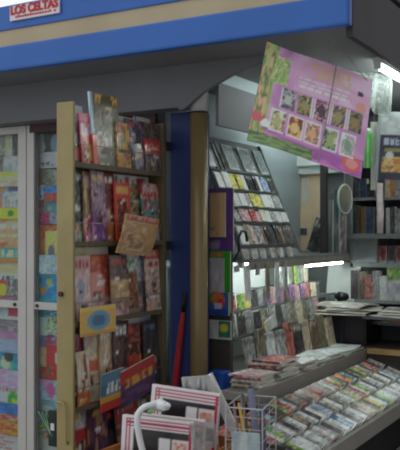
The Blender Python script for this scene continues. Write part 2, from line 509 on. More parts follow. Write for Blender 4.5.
# --- top row
rack_mag(0, 75, 92, 104, 0, 'c9cbd2', [('n', 0, 0, 1, .8, ['b8bcc6', 'd6d8de', '9aa0b0'], 5)], 'pale grey sheet standing at the back of the top row beside the beige post', name='paper_sheet', cat='paper', th=.003, pages=False)
rack_mag(0, 118, 143, 116, 0, 'aaa99f', [('r', 0, .86, 1, 1, 'd8d6ca'), ('n', 0, 0, 1, .85, ['6a6258', '8a8476'], 4)], 'grey magazine with pale top edge behind the green and yellow one in the top row', lean=4)
rack_mag(0, 143, 165, 118, 0, '77707a', [('r', .1, .88, .9, 1, 'e0e4ea'), ('n', 0, 0, 1, .85, ['4a4250', '6a5f68'], 4)], 'grey magazine with white top strip behind the violet one in the top row', lean=4)
rack_mag(0, 74, 84, 113, 1, '5d5a6a', [('r', 0, .85, 1, 1, 'b9b6d0'), ('n', 0, .4, 1, .85, ['6a6878', '3e3c48', '8f8a98'], 4), ('n', 0, 0, 1, .4, ['a83c38', '5a3a44', 'c85a48'], 3)], 'grey and dull red magazine with lavender top, beside the beige post in the top row')
rack_mag(0, 84, 97, 114, 2, 'd03858', [('r', 0, .84, 1, 1, 'e87890'), ('t', .1, .62, .9, .8, 'f4d0d8', 3), ('n', 0, 0, 1, .5, ['e08a3a', 'd6b040', 'b84838', 'c83a50'], 4)], 'narrow pink and orange magazine in the top row of the rack', roll=-2)
rack_mag(0, 94, 122, 95, 3.2, '6f6a58', [('n', 0, .12, 1, .82, ['6a6a58', '8a8a70', '4e5a4a', '9a8a6a', '58504a', 'b0a080'], 6), ('r', 0, .3, .07, 1, 'b8d0f0'), ('r', 0, 0, .12, .45, 'd84a38'), ('r', .2, .86, .98, .99, 'e8b020'), ('t', .24, .87, .96, .98, '5a4818', 6), ('t', .3, .78, .8, .83, 'ded6b8', 5), ('L', .2, .02, .9, .12, 'd8d0b8', 2)], 'tall magazine with yellow title sticking up above the top row of the rack', grid=(18, 26), roll=-2)
rack_mag(0, 116, 129, 123, 4.4, 'd89830', [('n', 0, .35, 1, 1, ['e0a838', '98742a', '4a5a40', 'd89030'], 4), ('r', .1, .34, .95, .42, '4a6a48'), ('n', 0, 0, 1, .33, ['c88a30', '8a5a28', 'd8a84a'], 3)], 'narrow amber and green magazine in the top row of the rack')
rack_mag(0, 127, 146, 120, 3.2, '4e4656', [('n', 0, 0, 1, 1, ['4a4252', '665a70', '38333e', '746a80', 'a09aac'], 6)], 'dark violet magazine in a shiny sleeve in the top row of the rack')
rack_mag(0, 144, 168, 125, 4.4, '4c3c44', [('n', 0, 0, 1, 1, ['4a3a44', '6a4a4a', '7a6a58', '38303a', '8a7a60'], 6), ('r', 0, .38, 1, .68, 'c83428'), ('t', .08, .46, .95, .62, 'e89080', 7)], 'dark magazine with a wide red band at the hinge end of the top row', grid=(16, 20))
# --- second row
rack_mag(1, 120, 157, 170, 0, 'e6e4e2', [('t', .1, .86, .95, .97, 'b03844', 8), ('n', 0, 0, 1, .84, ['8a7a70', '6a6058'], 4)], 'magazine with white header and red script behind the second row', lean=4)
rack_mag(1, 74, 91, 168, 1, '2e3a34', [('n', 0, .2, 1, 1, ['28302c', '46584c', '8a948c', '1e2622', '5a6a5e'], 6), ('n', 0, 0, 1, .22, ['3f8a4a', 'b8c0b4', '2c5a38'], 4)], 'dark green magazine with white streaks beside the post in the second row', roll=2)
rack_mag(1, 86, 95, 172, 2.2, 'a07a58', [('n', 0, .35, 1, 1, ['a8845c', '7a5a48', 'c8a868'], 4), ('n', 0, 0, 1, .35, ['d04a68', 'c83058', 'e0a0a8'], 3)], 'narrow tan and pink magazine in the second row of the rack', roll=2)
rack_mag(1, 92, 105, 169, 3.4, '9a7088', [('n', 0, .4, 1, 1, ['a88098', '7a5a70', 'c0a0b0', '8a6878'], 5), ('n', 0, 0, 1, .42, ['8a4a98', '6a3a7a', 'b080b8'], 4)], 'mauve and violet magazine in the second row of the rack', roll=2)
rack_mag(1, 103, 119, 172, 2.2, '6a2a1e', [('n', 0, 0, 1, .75, ['5a261e', '8a3a22', '3e1c18', 'c86a30'], 5), ('r', .1, .78, .9, .92, '8a2a22'), ('n', .2, 0, .8, .3, ['c87a38', 'a85a2a'], 3)], 'dark maroon magazine with orange glow in the second row of the rack')
rack_mag(1, 116, 131, 183, 3.4, 'd8401e', [('n', .18, .08, .85, .74, ['5a2a20', 'a83a22', '301c1c', 'd86a3a'], 5), ('r', .1, .82, .9, .92, 'e8a060')], 'bright orange-red framed magazine in the second row of the rack')
rack_mag(1, 129, 148, 184, 1.0, '7a745a', [('n', 0, .45, 1, 1, ['8a8460', 'b0a050', '5a5a58', 'c0b070'], 5), ('n', 0, 0, 1, .45, ['2e3446', '48506a', '20242e'], 4)], 'mustard and navy magazine in the second row of the rack')
rack_mag(1, 143, 168, 184, 3.4, '5a8a86', [('n', 0, 0, 1, .75, ['5a8a8a', '8aa098', 'b05a50', '3a5a60', 'c8c0a8'], 6), ('n', 0, .74, 1, 1, ['c83a3a', 'd8c8b8', 'b83038'], 5)], 'teal and red patterned magazine at the hinge end of the second row', grid=(16, 20))
rack_mag(1, 158, 168, 208, 4.6, '5a4438', [('n', 0, 0, 1, 1, ['5a4438', '3a2c28', '7a6050'], 4)], 'small dark brown booklet low at the hinge end of the second row')
rack_mag(1, 108, 143, 219, 6.4, 'c8a070', [('n', 0, 0, 1, .8, ['c89a62', 'b88a5a', 'd8b484', '9a7454'], 5), ('r', .05, .86, .98, .97, 'b0483a'), ('t', .1, .88, .95, .96, 'd89080', 8)], 'tan magazine with red title bent out over the shelf below the second row', vb=257, roll=5, lean=-14, grid=(16, 18), bend=.008)
# --- third row
rack_mag(2, 73, 96, 245, 0, 'e6e4a0', [('n', 0, .8, 1, 1, ['d8e07a', 'f0ead0', 'e8c84a', 'c8dca0'], 4), ('n', 0, 0, 1, .8, ['9a8a70', 'b8a890'], 3)], 'pale yellow and green card behind the post end of the third row', lean=4)
rack_mag(2, 96, 117, 245, 0, 'f0ece0', [('n', 0, .8, 1, 1, ['f0ead0', 'e8e0a0', 'f4f0e8'], 4), ('n', 0, 0, 1, .8, ['9a8a70', 'b8a890'], 3)], 'cream card behind the red faced magazine of the third row', lean=4)
rack_mag(2, 146, 159, 246, 0, 'e8e8e4', [], 'small white tag card above the third row near the hinge', lean=3, name='card', cat='card', pages=False)
rack_mag(2, 74, 80, 258, 1, '8a3e2c', [('n', 0, 0, 1, 1, ['8a3e2c', 'c06a3a', '5a2a26'], 4)], 'thin rust red magazine squeezed beside the post in the third row')
rack_mag(2, 78, 94, 256, 2.2, 'e0b0a8', [('n', 0, 0, 1, .8, ['e0b8b0', 'c89898', 'e8ccc4', 'b8a0b0'], 5), ('t', .08, .82, .95, .95, 'c03848', 4), ('o', .4, .5, .2, .15, '98a0b8')], 'pale pink magazine with red title in the third row of the rack', grid=(14, 20))
rack_mag(2, 91, 114, 255, 1, 'c85040', [('n', 0, .5, 1, .9, ['d05a40', 'b83a34', 'e08a5a'], 5), ('o', .5, .5, .3, .24, 'e0907a'), ('n', 0, 0, 1, .35, ['d0a0a0', 'c08088', 'd8b8b0'], 4), ('t', .2, .88, .9, .98, 'e8702a', 5)], 'red magazine with a pink face in the third row of the rack', grid=(14, 20))
rack_mag(2, 110, 127, 256, 3.8, '7a6058', [('n', 0, .62, 1, 1, ['6a5050', '8a7068', '4e3e40'], 4), ('n', 0, .28, 1, .6, ['c09a60', 'a88050', 'd0b080'], 4), ('n', 0, 0, 1, .28, ['c8a0a0', '8a6a70'], 3)], 'brown, tan and pink magazine under the bent tan one in the third row', roll=2)
rack_mag(2, 123, 139, 252, 2.6, '8a7a60', [('n', 0, .68, 1, 1, ['a8c0a0', 'd8dcd0', '7a9a7a'], 4), ('n', 0, .1, 1, .66, ['7a4a30', 'a86a48', '5a3a2e', 'c08a60'], 5)], 'green topped magazine with brown picture in the third row of the rack', roll=2)
rack_mag(2, 137, 149, 252, 1.2, 'b0b0b4', [('n', 0, .5, 1, 1, ['c8ccd4', '8a94a8', 'd8dade'], 4), ('n', 0, 0, 1, .5, ['6a6468', '8a8488', '4e4a50'], 4)], 'white and slate striped magazine in the third row of the rack', roll=2)
rack_mag(2, 146, 168, 250, 3.8, 'd8c0b0', [('n', 0, 0, 1, .68, ['d0b098', 'b87860', 'e0d0c0', '7a7078', 'c89a70'], 7), ('r', 0, .86, 1, 1, 'c8402e'), ('t', .06, .72, .95, .82, 'c03040', 7), ('t', .08, .88, .92, .98, 'e8b0a0', 6)], 'white magazine with red title band at the hinge end of the third row', grid=(18, 24))
# --- fourth row
rack_mag(3, 74, 109, 306, 6.2, 'd8a82e', [('r', 0, .0, 1, .12, 'c8902a'), ('o', .5, .5, .33, .36, '5a98b0'), ('o', .5, .5, .2, .2, '3a6a9a'), ('r', 0, .84, 1, 1, 'e0b840')], 'yellow card with a blue oval across the top of the fourth row', vb=334, lean=0, grid=(20, 14), name='card', cat='card', pages=False, th=.006)
rack_mag(3, 130, 150, 316, 0, 'd0cac0', [('r', 0, .84, 1, 1, 'e8e4dc'), ('n', 0, 0, 1, .84, ['6a5a50', '8a7868'], 4)], 'magazine with off-white header behind the fourth row', lean=4)
rack_mag(3, 150, 166, 313, 0, '8ab8d0', [('r', 0, .8, 1, 1, 'b8d8e8'), ('n', 0, 0, 1, .8, ['4a5a60', '3a4448'], 4)], 'magazine with pale cyan header behind the navy one of the fourth row', lean=4)
rack_mag(3, 74, 83, 345, 1, '4a3034', [('n', 0, 0, 1, 1, ['4a3038', '6a3a34', '382428', 'a85a3a'], 5)], 'dark plum magazine beside the post in the fourth row')
rack_mag(3, 80, 97, 335, -0.4, 'a82a5a', [('n', 0, .5, 1, 1, ['b0285a', '8a2448', 'c85080'], 4), ('n', 0, 0, 1, .5, ['6a4a4a', 'a8803a'], 4)], 'magenta topped magazine below the yellow card in the fourth row')
rack_mag(3, 80, 92, 352, 2.2, 'e0cdb0', [('n', 0, .28, 1, 1, ['e4d4b8', 'd0b898', 'e8dcc8'], 4), ('r', .55, .5, .75, .95, '98483a'), ('n', 0, 0, 1, .28, ['d87a2e', 'c05a28', 'e0a048'], 3)], 'cream magazine with orange foot in the fourth row of the rack')
rack_mag(3, 90, 106, 334, 1, 'd8c8a8', [('n', 0, .6, 1, 1, ['d8ccb0', 'c0b088', 'e0d8c4'], 4), ('r', .15, .42, .75, .6, 'd8562a'), ('n', 0, 0, 1, .4, ['e0d0b0', 'c8b090'], 3)], 'cream magazine with an orange-red square in the fourth row of the rack', roll=2)
rack_mag(3, 103, 117, 330, 2.2, 'd2b08c', [('n', 0, 0, 1, 1, ['d8b890', 'c09a78', 'e0ccac', 'b08060'], 5)], 'plain beige magazine in the fourth row of the rack', roll=2)
rack_mag(3, 114, 129, 322, 3.4, '4a3238', [('n', 0, 0, 1, .8, ['4a3038', '6a4444', '30242a', '8a5a50'], 5), ('t', .15, .82, .9, .94, 'e8e0dc', 3)], 'dark brown magazine with white title in the fourth row of the rack', roll=2)
rack_mag(3, 126, 143, 325, 2.2, '5a2e28', [('n', 0, .5, 1, 1, ['4a2a2a', 'b05a38', '30201f', '7a3a2c'], 5), ('n', 0, .22, 1, .5, ['d8482a', 'b83424', 'e07a3a'], 4), ('n', 0, 0, 1, .22, ['b0b84a', '7a8a3a', 'd0a040'], 4)], 'dark magazine with red and lime picture in the fourth row of the rack', roll=2)
rack_mag(3, 145, 168, 320, 3.4, '2e3842', [('n', 0, 0, 1, 1, ['28323e', '3a4a50', '4a3a30', '20282e', '5a4c3c'], 6), ('t', .08, .85, .8, .93, '5a80a8', 6)], 'dark navy magazine at the hinge end of the fourth row', grid=(16, 20))
rack_mag(3, 95, 117, 371, 5.75, '4a7a9a', [('r', 0, .7, 1, 1, '5a88a4'), ('t', .2, .45, .95, .72, 'e6e8e8', 4), ('r', 0, .22, 1, .4, 'd8a030'), ('r', 0, 0, 1, .22, 'c83428')], 'blue, yellow and red magazine with white title hung on the front of the fourth row', vb=409, lean=-4, roll=-4, grid=(16, 18))
rack_mag(3, 115, 148, 366, 6.65, '6a4470', [('r', 0, .62, 1, 1, 'c03a3a'), ('t', .08, .5, .95, .74, 'e0a030', 5), ('n', 0, 0, 1, .42, ['6a4a78', '5a3a62', '7a5a84'], 4)], 'purple magazine with red and yellow heading hung crooked on the fourth row', vb=402, lean=-4, roll=-10, grid=(16, 18))
# --- lowest row
rack_mag(4, 74, 94, 408, 1, 'c8c8c8', [('n', 0, .72, 1, 1, ['d8d8d8', 'a8acb0', 'e8e8e6', '8a9090'], 4), ('r', 0, .58, 1, .72, 'c02e38'), ('n', 0, 0, 1, .58, ['3a2c30', 'c09078', '5a3a3a', '98483a'], 5)], 'white and red magazine with a face beside the post in the lowest row', grid=(14, 18))
rack_mag(4, 92, 111, 404, 2.4, '5a3450', [('n', 0, 0, 1, 1, ['5a3450', '6a4460', '4a2a44', 'a87a5a'], 5)], 'purple magazine with tan spots in the lowest row of the rack')
rack_mag(4, 109, 122, 410, 1.2, '3a2c3c', [('n', 0, 0, 1, 1, ['3a2c3c', '4e3a50', '2a2230'], 4)], 'very dark purple magazine in the lowest row of the rack')
rack_mag(4, 120, 142, 402, 3.6, '8a4e44', [('n', 0, 0, 1, .7, ['8a5a4a', '6a4038', 'b08a70', '5a3630'], 5), ('r', .05, .78, .95, .93, 'b84040')], 'rusty brown magazine with red strip in the lowest row of the rack', roll=-6, grid=(14, 18))
rack_mag(4, 140, 166, 396, 1.2, '8a8068', [('n', 0, 0, 1, 1, ['8a8068', 'a89c80', '6a5e4c', '585040'], 5)], 'khaki magazine at the hinge end of the lowest row')

# ================================================================== MAGAZINES BEHIND THE GLAZED DOORS
GYP = DY + 0.075
def door_mag(u0, u1, vt, vb, layer, base, ops, label, name='magazine', cat='magazine', grid=(18, 12)):
    y = GYP + layer * 0.02
    x0, x1 = x_on_y(u0, y), x_on_y(u1, y)
    um = (u0 + u1) / 2
    z0, z1 = z_on_y(um, vb, y), z_on_y(um, vt, y)
    o = make_print(name, x1 - x0, z1 - z0, 0.007, cover(base, ops, sum(ord(c) for c in label), 1.6, 1.35), grid, gloss=False)
    pose(o, ((x0 + x1) / 2, y, z0), 0, 0, 0)
    tag(o, label, cat, 'magazines behind the glazed doors')
A = -14
D1 = [
    (A, 6, 133, 156, 1, '9a948c', [('n', 0, 0, 1, 1, ['a8a49c', '8a8680', 'b8b4ac'], 4)], 'grey book at the top of the first glazed door'),
    (6, 13, 133, 156, 1, 'd0c8ac', [('n', 0, 0, 1, 1, ['d8d0b8', 'c0b490', 'e0dac8'], 4)], 'cream book at the top of the first glazed door'),
    (13, 19, 133, 156, 1, '5a5654', [('n', 0, 0, 1, 1, ['5a5654', '3e3c3c', '7a7674'], 4)], 'charcoal book at the top of the first glazed door'),
    (A, 4, 157, 173, 1, '7a6a60', [('n', 0, 0, 1, 1, ['7a6a60', '98887a', '5a4e48'], 4)], 'brown book on the second tier of the first glazed door'),
    (4, 19, 156, 174, 1, 'b4b8ba', [('n', 0, 0, 1, 1, ['b8bcbe', 'a0a6aa', 'c8caca'], 4)], 'pale grey box on the second tier of the first glazed door'),
    (A, 19, 172, 187, 0, 'd8cc5a', [('n', 0, .35, 1, 1, ['e0d84a', 'c8d080', 'e8e0b8'], 4), ('n', 0, 0, 1, .35, ['e8d0c8', 'd8a8a0'], 4)], 'yellow-topped magazine with pinkish foot behind the first glazed door'),
    (A, 19, 185, 209, 1, '98a0ac', [('n', 0, 0, 1, .7, ['c0c4cc', '8a929e', 'd8d8da', 'a8a0a0'], 6), ('r', 0, .72, .6, 1, 'd89048'), ('r', .72, .74, 1, 1, '4a5a78'), ('n', 0, 0, .5, .6, ['9a6a5a', 'b88a78'], 3)], 'blue-grey sketch covered magazine above the yellow one in the first door'),
    (A, 19, 208, 219, 0, 'd8d020', [('o', .78, .5, .07, .3, '2a7a30'), ('n', 0, 0, .6, 1, ['e0d820', 'c0c830', 'd8e040'], 4)], 'yellow strip magazine with a green mark behind the first glazed door'),
    (A, 19, 217, 249, 1, 'e0a080', [('n', 0, 0, 1, 1, ['e0a888', 'd89a78', 'e8b89a'], 4), ('t', .1, .66, .98, .82, 'f0dccc', 9), ('t', .1, .34, .98, .48, 'f0d0bc', 9), ('L', .1, .05, .9, .25, 'b86a50', 3)], 'peach magazine with pale lettering behind the first glazed door'),
    (A, 19, 248, 262, 0, '3a98a0', [('t', .2, .35, .98, .9, 'e8e4b0', 9), ('r', 0, 0, 1, .3, 'd8883a')], 'teal magazine with cream capitals and orange foot in the first door'),
    (A, 19, 260, 282, 1, 'e8c0a0', [('n', 0, .4, 1, 1, ['ecc4a4', 'e0b494'], 4), ('r', 0, 0, 1, .38, 'e8e4dc'), ('t', .1, .08, .98, .3, '2a2a2c', 10)], 'peach magazine with black headline behind the first glazed door'),
    (A, 7.5, 280, 296, 0, 'd83a28', [('o', .8, .4, .2, .4, 'e8c040'), ('n', 0, 0, .5, 1, ['d83a28', 'b82c24'], 3)], 'red magazine with yellow ball above the bar of the first door'),
    (7.5, 19, 279, 296, 0, '6a6a6a', [('n', 0, 0, 1, 1, ['8a8a88', '4a4a4a', 'b0b0ae', '2e2e2e'], 5)], 'grey photograph magazine above the bar of the first door'),
    (A, 19, 294, 302, 1, 'd888a0', [('n', 0, 0, 1, 1, ['e098b0', 'c87890'], 4)], 'pink magazine just above the bar of the first door'),
    (A, 19, 307, 319, 0, 'c8d0dc', [('r', .7, .3, 1, 1, 'b02a48'), ('n', 0, 0, .65, 1, ['c8d4e4', 'a8b8d0', 'e0e4e8'], 4)], 'pale blue and crimson magazine just below the bar of the first door'),
    (A, 19, 317, 333, 1, '8a7a80', [('n', 0, 0, 1, 1, ['8a7c82', '9a8a8c', '786a74', 'a89aa0'], 5)], 'dull mauve magazine below the bar of the first door'),
    (A, 19, 331, 352, 0, '9a88b0', [('n', 0, .6, 1, 1, ['a87a98', 'b08aa8', '988098'], 4), ('n', 0, 0, 1, .6, ['8a98d0', 'a8b0dc', '98a0c8'], 4)], 'lilac to periwinkle magazine behind the first glazed door'),
    (A, 19, 350, 370, 1, '3a8ab0', [('n', 0, 0, 1, 1, ['3a8ab0', '48a098', '2e78a8', '5ab0a0'], 5), ('o', .62, .35, .13, .4, 'e4d0b8'), ('o', .72, .7, .14, .25, '26262e')], 'turquoise magazine with a cream and black blot in the first door'),
    (A, 19, 369, 387, 0, 'd8a0c0', [('n', 0, 0, 1, 1, ['e0a8c8', 'c898b8', 'e8c0d4', 'b8a0cc'], 5)], 'pink and lavender magazine behind the first glazed door'),
    (A, 19, 385, 404, 1, 'e0e0d0', [('n', 0, .2, 1, 1, ['e8e4d8', 'd8c8c0', 'c8d8d0'], 5), ('o', .84, .32, .14, .4, '3a9a30'), ('o', .88, .2, .08, .2, 'e0c838'), ('t', .3, .75, .95, .95, 'c84a40', 6)], 'white magazine with a green and yellow ball in the first door'),
    (A, 19, 402, 413, 0, '2e6ab8', [('n', 0, 0, 1, 1, ['2e6ab8', '3a80c8', '28589a'], 4)], 'strong blue magazine low behind the first glazed door'),
    (A, 19, 411, 422, 1, 'd05a58', [('n', 0, 0, 1, 1, ['d05050', 'e0a8a0', 'e8dcd8', '8a6ab0'], 5)], 'red and white magazine low behind the first glazed door'),
    (A, 19, 419, 434, 0, 'd87a28', [('n', 0, 0, 1, 1, ['d87a28', 'e0b030', 'c84828', 'b83a20', 'e89a40'], 6)], 'orange and red speckled magazine low behind the first door'),
    (A, 19, 432, 452, 1, 'e0c8c8', [('n', 0, 0, 1, 1, ['e4d4d4', 'd8b8bc', 'ece4e2'], 5), ('L', .2, .2, .9, .8, 'c07070', 4)], 'whitish pink magazine at the foot of the first glazed door'),
]
for a in D1: door_mag(*a)
B = 66
D2 = [
    (37, 47, 133, 153, 1, '3e3e38', [('o', .5, .7, .28, .24, 'd8d4c4'), ('o', .5, .3, .42, .3, 'dcd8c8')], 'cream plush-like figure card at the top of the second glazed door'),
    (47, B, 134, 153, 1, '4a4a46', [('o', .42, .5, .2, .46, '8298ac'), ('n', .65, 0, 1, 1, ['4a4a46', '6a6a62'], 3)], 'dark card with a grey-blue oval at the top of the second door'),
    (36, B, 152, 168, 0, 'd0ccd0', [('n', 0, 0, 1, 1, ['dcd8dc', 'c8b8c8', 'e8e4e0', 'b0a8b8'], 5), ('t', .1, .1, .6, .35, '58545c', 6)], 'white and lavender packet on the top tier of the second door'),
    (36, 44, 169, 187, 1, 'b07a50', [('n', 0, 0, 1, 1, ['c08058', '8a6a54', '6a6a6c'], 4)], 'rust coloured comic on the second tier of the second door'),
    (44, B, 169, 187, 1, '8a8a80', [('n', 0, 0, 1, 1, ['9a9a8e', '6e706c', 'b0aca0', '7a7468'], 5)], 'stone grey comic on the second tier of the second door'),
    (34, 45, 185, 200, 0, '3a70c0', [('n', 0, 0, 1, 1, ['3a70c0', '98b8d8', 'c8d0d8', '2a58a8'], 4)], 'blue and white comic in the second door'),
    (45, B, 186, 201, 0, 'c04048', [('n', 0, .5, 1, 1, ['3a78c0', '5a90c8', '3060a8'], 4), ('n', 0, 0, 1, .5, ['c84048', 'd86a60', 'a83840'], 4)], 'comic half blue and half red in the second door'),
    (34, 45, 199, 213, 1, 'a85a3a', [('n', 0, 0, 1, 1, ['b05a38', '8a4a3a', 'c87a50', 'd8c8b8'], 4)], 'brick orange comic in the second door'),
    (45, B, 200, 213, 1, '5a8a90', [('n', 0, 0, 1, 1, ['5a9098', '7a98a0', '4a7078', '98b0b0'], 4)], 'dusty teal comic in the second door'),
    (34, 50, 212, 225, 0, 'a83a68', [('n', 0, 0, 1, 1, ['b03a68', '983058', 'c05a80'], 4)], 'magenta magazine in the second door'),
    (50, B, 211, 225, 0, '7a8298', [('n', 0, 0, 1, 1, ['7a8298', '9aa0b0', '5a6478'], 4)], 'slate blue magazine beside the magenta one in the second door'),
    (34, 42, 224, 262, 1, 'c0a8b4', [('n', 0, 0, 1, 1, ['c8b0bc', 'a898ac', 'd4c4cc', '8a8094'], 5)], 'pale mauve magazine along the frame of the second door'),
    (40, B, 224, 254, 0, 'c8642e', [('n', 0, 0, 1, 1, ['c8662e', 'a8502a', 'd8804a', 'b87a38'], 5)], 'burnt orange magazine in the second door'),
    (46, B, 231, 262, -1, 'd8c860', [('n', 0, 0, 1, 1, ['dccc60', 'e4dc9a', 'c0b060', 'd8d0b0'], 5), ('o', .3, .35, .18, .2, '6a6070')], 'yellow magazine with dark blot in the second door'),
    (40, B, 255, 274, -2, 'a0b0c4', [('n', 0, 0, 1, 1, ['a8b8cc', '8a9cb4', 'c0c8d4', '98a8a8'], 5)], 'pale steel blue magazine with bottle shapes in the second door'),
    (34, B, 270, 302, 0, '2e8ad8', [('n', 0, 0, 1, .75, ['2e8ad8', '50a8e4', '2474c0', '78c0e8'], 5), ('r', 0, .78, 1, .95, '70b8e8'), ('o', .28, .36, .14, .12, 'd8984a'), ('o', .5, .6, .08, .1, 'd8c070')], 'bright blue magazine with orange blots above the bar of the second door'),
    (34, B, 307, 322, 1, '48a0a8', [('n', 0, 0, 1, 1, ['48a0b0', '60b088', '3080b8', 'a8d0c8'], 5)], 'aqua magazine just below the bar of the second door'),
    (34, 48, 317, 335, 0, 'b8d0d8', [('n', 0, 0, 1, 1, ['c0d8dc', 'a0c0c8', 'd8e0d8', 'a8c090'], 5)], 'ice blue magazine in the second door below the bar'),
    (48, B, 317, 335, 0, 'a0c0a0', [('n', 0, 0, 1, 1, ['98c0b0', 'd0d8a0', '5a7a6a', 'c8d4d0'], 5)], 'sage green magazine in the second door below the bar'),
    (34, 46, 332, 350, 1, '8a80b0', [('n', 0, 0, 1, 1, ['9080b4', '7a88b8', 'b098b8'], 4)], 'dusky violet magazine in the second door'),
    (46, B, 331, 350, 1, 'c06068', [('n', 0, 0, 1, 1, ['c86060', 'e0c8c8', '7a6a98', 'a85058'], 5)], 'rose red and white magazine in the second door'),
    (34, 47, 347, 366, 0, 'c8a070', [('n', 0, 0, 1, 1, ['d0a878', 'b8945a', 'c0b0a0'], 4)], 'sandy tan magazine in the second door'),
    (47, B, 345, 366, 0, 'c8202c', [('n', 0, 0, 1, 1, ['d0202e', 'b01c28', 'd84048'], 3), ('r', .45, .1, .75, .6, 'e8d8d0')], 'scarlet magazine with white patch in the second door'),
    (34, 41, 363, 384, 1, '9a8a78', [('n', 0, 0, 1, 1, ['a89880', '7a6e64', 'b8a898'], 4)], 'taupe magazine along the frame of the second door'),
    (41, B, 362, 384, 1, 'd84a28', [('n', 0, 0, 1, 1, ['d84a28', 'c03820', 'e07a40', '4a3a38'], 5)], 'vermilion magazine with dark patches in the second door'),
    (34, B, 380, 400, 0, '8ab4d8', [('n', 0, 0, 1, 1, ['90bce0', 'b0c8e0', '7aa4cc', 'd898b8'], 5), ('o', .55, .5, .13, .4, 'd06890')], 'light blue magazine with a pink swirl in the second door'),
    (34, B, 398, 426, 1, 'a8c0dc', [('n', 0, 0, 1, 1, ['a8c4e0', '88b0d8', 'c8c8dc', 'd8a8c8'], 5)], 'powder blue and pink magazine low in the second door'),
    (34, B, 424, 438, 0, '7a9048', [('n', 0, 0, 1, 1, ['8a9a40', '5a8048', 'c8b048', '3a70b0'], 5), ('n', .4, 0, .9, .5, ['c84838', 'b07038'], 4)], 'moss green magazine with red fleck low in the second door'),
    (34, B, 436, 452, 1, 'd8d4cc', [('n', 0, 0, 1, 1, ['e0dcd4', 'c8c4bc', 'd8c8c0'], 4)], 'off-white magazine at the foot of the second door'),
]
for a in D2: door_mag(*a)

# shelf ledges inside the door cases
def display_case(x0, x1, tiers, label):
    root = empty('display_case', (x0, GYP, 0.06)); tag(root, label, 'display case')
    w = x1 - x0
    MB().box(0, w, .045, .06, 0, 2.17).build('back_panel', RACKBACK, root)
    MB().box(-.012, 0, .028, .06, 0, 2.17).build('side_panel', RACKBACK, root)
    MB().box(w, w + .012, .028, .06, 0, 2.17).build('side_panel', RACKBACK, root)
    MB().box(0, w, -.025, .045, -.02, 0).build('base', RACKBACK, root)
    for v in tiers:
        z = z_on_y(20, v, GYP) - .06
        MB().box(0, w, .024, .045, z - .008, z).build('ledge', SHELFG, root)
display_case(xm - 0.95, xm - 0.085, (157, 219, 262, 333, 387), 'shallow display case behind the outer glazed door')
display_case(xm - 0.05, -2.56, (168.5, 225, 302, 350, 400), 'shallow display case behind the second glazed door')

# striped dark toy hanging outside the second door glass
def striped_toy():
    y = GYP - 0.062
    p = lambda u, v: Vector((x_on_y(u, y), y, z_on_y(u, v, y)))
    root = empty('folding_fan', p(40, 410)); tag(root, 'dark green striped folding fan hanging low behind the second door glass', 'fan')
    M = local(root)
    m = MB()
    tops = [(37.5, 409), (41, 409.5), (44.5, 411), (48, 411)]
    for i, (u, v) in enumerate(tops):
        b = p(53 + i * 0.4, 438 - i)
        m.tube([M @ p(u, v), M @ b], [0.004, 0.012], 6)
    m.build('blade', mat('dark_green', '2a5a3e', 0.5), root)
    m = MB()
    for i, (u, v) in enumerate(tops[:3]):
        m.tube([M @ p(u + 1.8, v + 2) + Vector((0, -.008, 0)), M @ p(52, 435) + Vector((0, -.008, 0))], 0.003, 5)
    m.build('pale_stripe', mat('pale_green', '9ac0a0', 0.5), root)
    c = M @ p(53.5, 425)
    MB().box(c.x - .035, c.x + .03, -0.01, 0.008, c.z - .13, c.z + .09, bev=.006).build('handle', mat('green_black', '22302a', 0.5), root)
    MB().box(c.x - .012, c.x + .016, -0.014, -0.01, c.z - .03, c.z + .012).build('white_label', WHITE, root)
striped_toy()

# ================================================================== RED UMBRELLA
def umbrella():
    y0, y1 = 3.70, 3.745
    top = Vector((x_on_y(184.5, 3.755), 3.755, z_on_y(184.5, 293, 3.755)))
    mid = Vector((x_on_y(183, 3.752), 3.752, z_on_y(183, 312, 3.752)))
    dirv = Vector((x_on_y(174, 3.74), 3.735, z_on_y(174, 400, 3.735))) - mid
    foot = mid + dirv * (mid.z - 0.06) / -dirv.z
    tip = mid + dirv * (mid.z - 0.004) / -dirv.z
    root = empty('umbrella', tip); tag(root, 'furled red umbrella with dark handle leaning against the blue column', 'umbrella')
    M = local(root)
    MB().tube([M @ mid, M @ (mid + dirv * .15), M @ (mid + dirv * .9), M @ (mid + (foot - mid) * .7), M @ foot], [.010, .015, .020, .022, .008], 12).build('canopy', RED, root, True)
    MB().tube([M @ top, M @ mid], .011, 10).build('handle', BLACK, root, True)
    MB().tube([M @ foot, M @ tip], .005, 8).build('tip', BLACK, root, True)
umbrella()

# ================================================================== END PANEL BEHIND THE POST
EY = 3.95
struct(MB().box(-2.30, -2.085, EY, EY + 0.03, 0, 1.84).build('wall_side', mat('dark_panel', '4a463e', 0.6)), 'dark end panel of the magazine display behind the post', 'wall')
def panel_item(u0, u1, vt, vb, layer, base, ops, label, name='magazine', cat='magazine', grid=(10, 16), th=.008, gloss=False):
    y = EY - 0.002 - layer * 0.012
    x0, x1 = x_on_y(u0, y), x_on_y(u1, y)
    um = (u0 + u1) / 2; z0, z1 = z_on_y(um, vb, y), z_on_y(um, vt, y)
    o = make_print(name, x1 - x0, z1 - z0, th, cover(base, ops, sum(ord(c) for c in label)), grid, gloss=gloss)
    pose(o, ((x0 + x1) / 2, y, z0)); tag(o, label, cat)
    return o
panel_item(204, 234, 189, 251, 0, '5e3a7e', [('n', 0, 0, 1, 1, ['5e3a80', '583678', '684488'], 3), ('r', .15, .06, .5, .18, '8a8098')], 'purple folder hanging on the end panel behind the post', 'hanging_folder', 'folder')
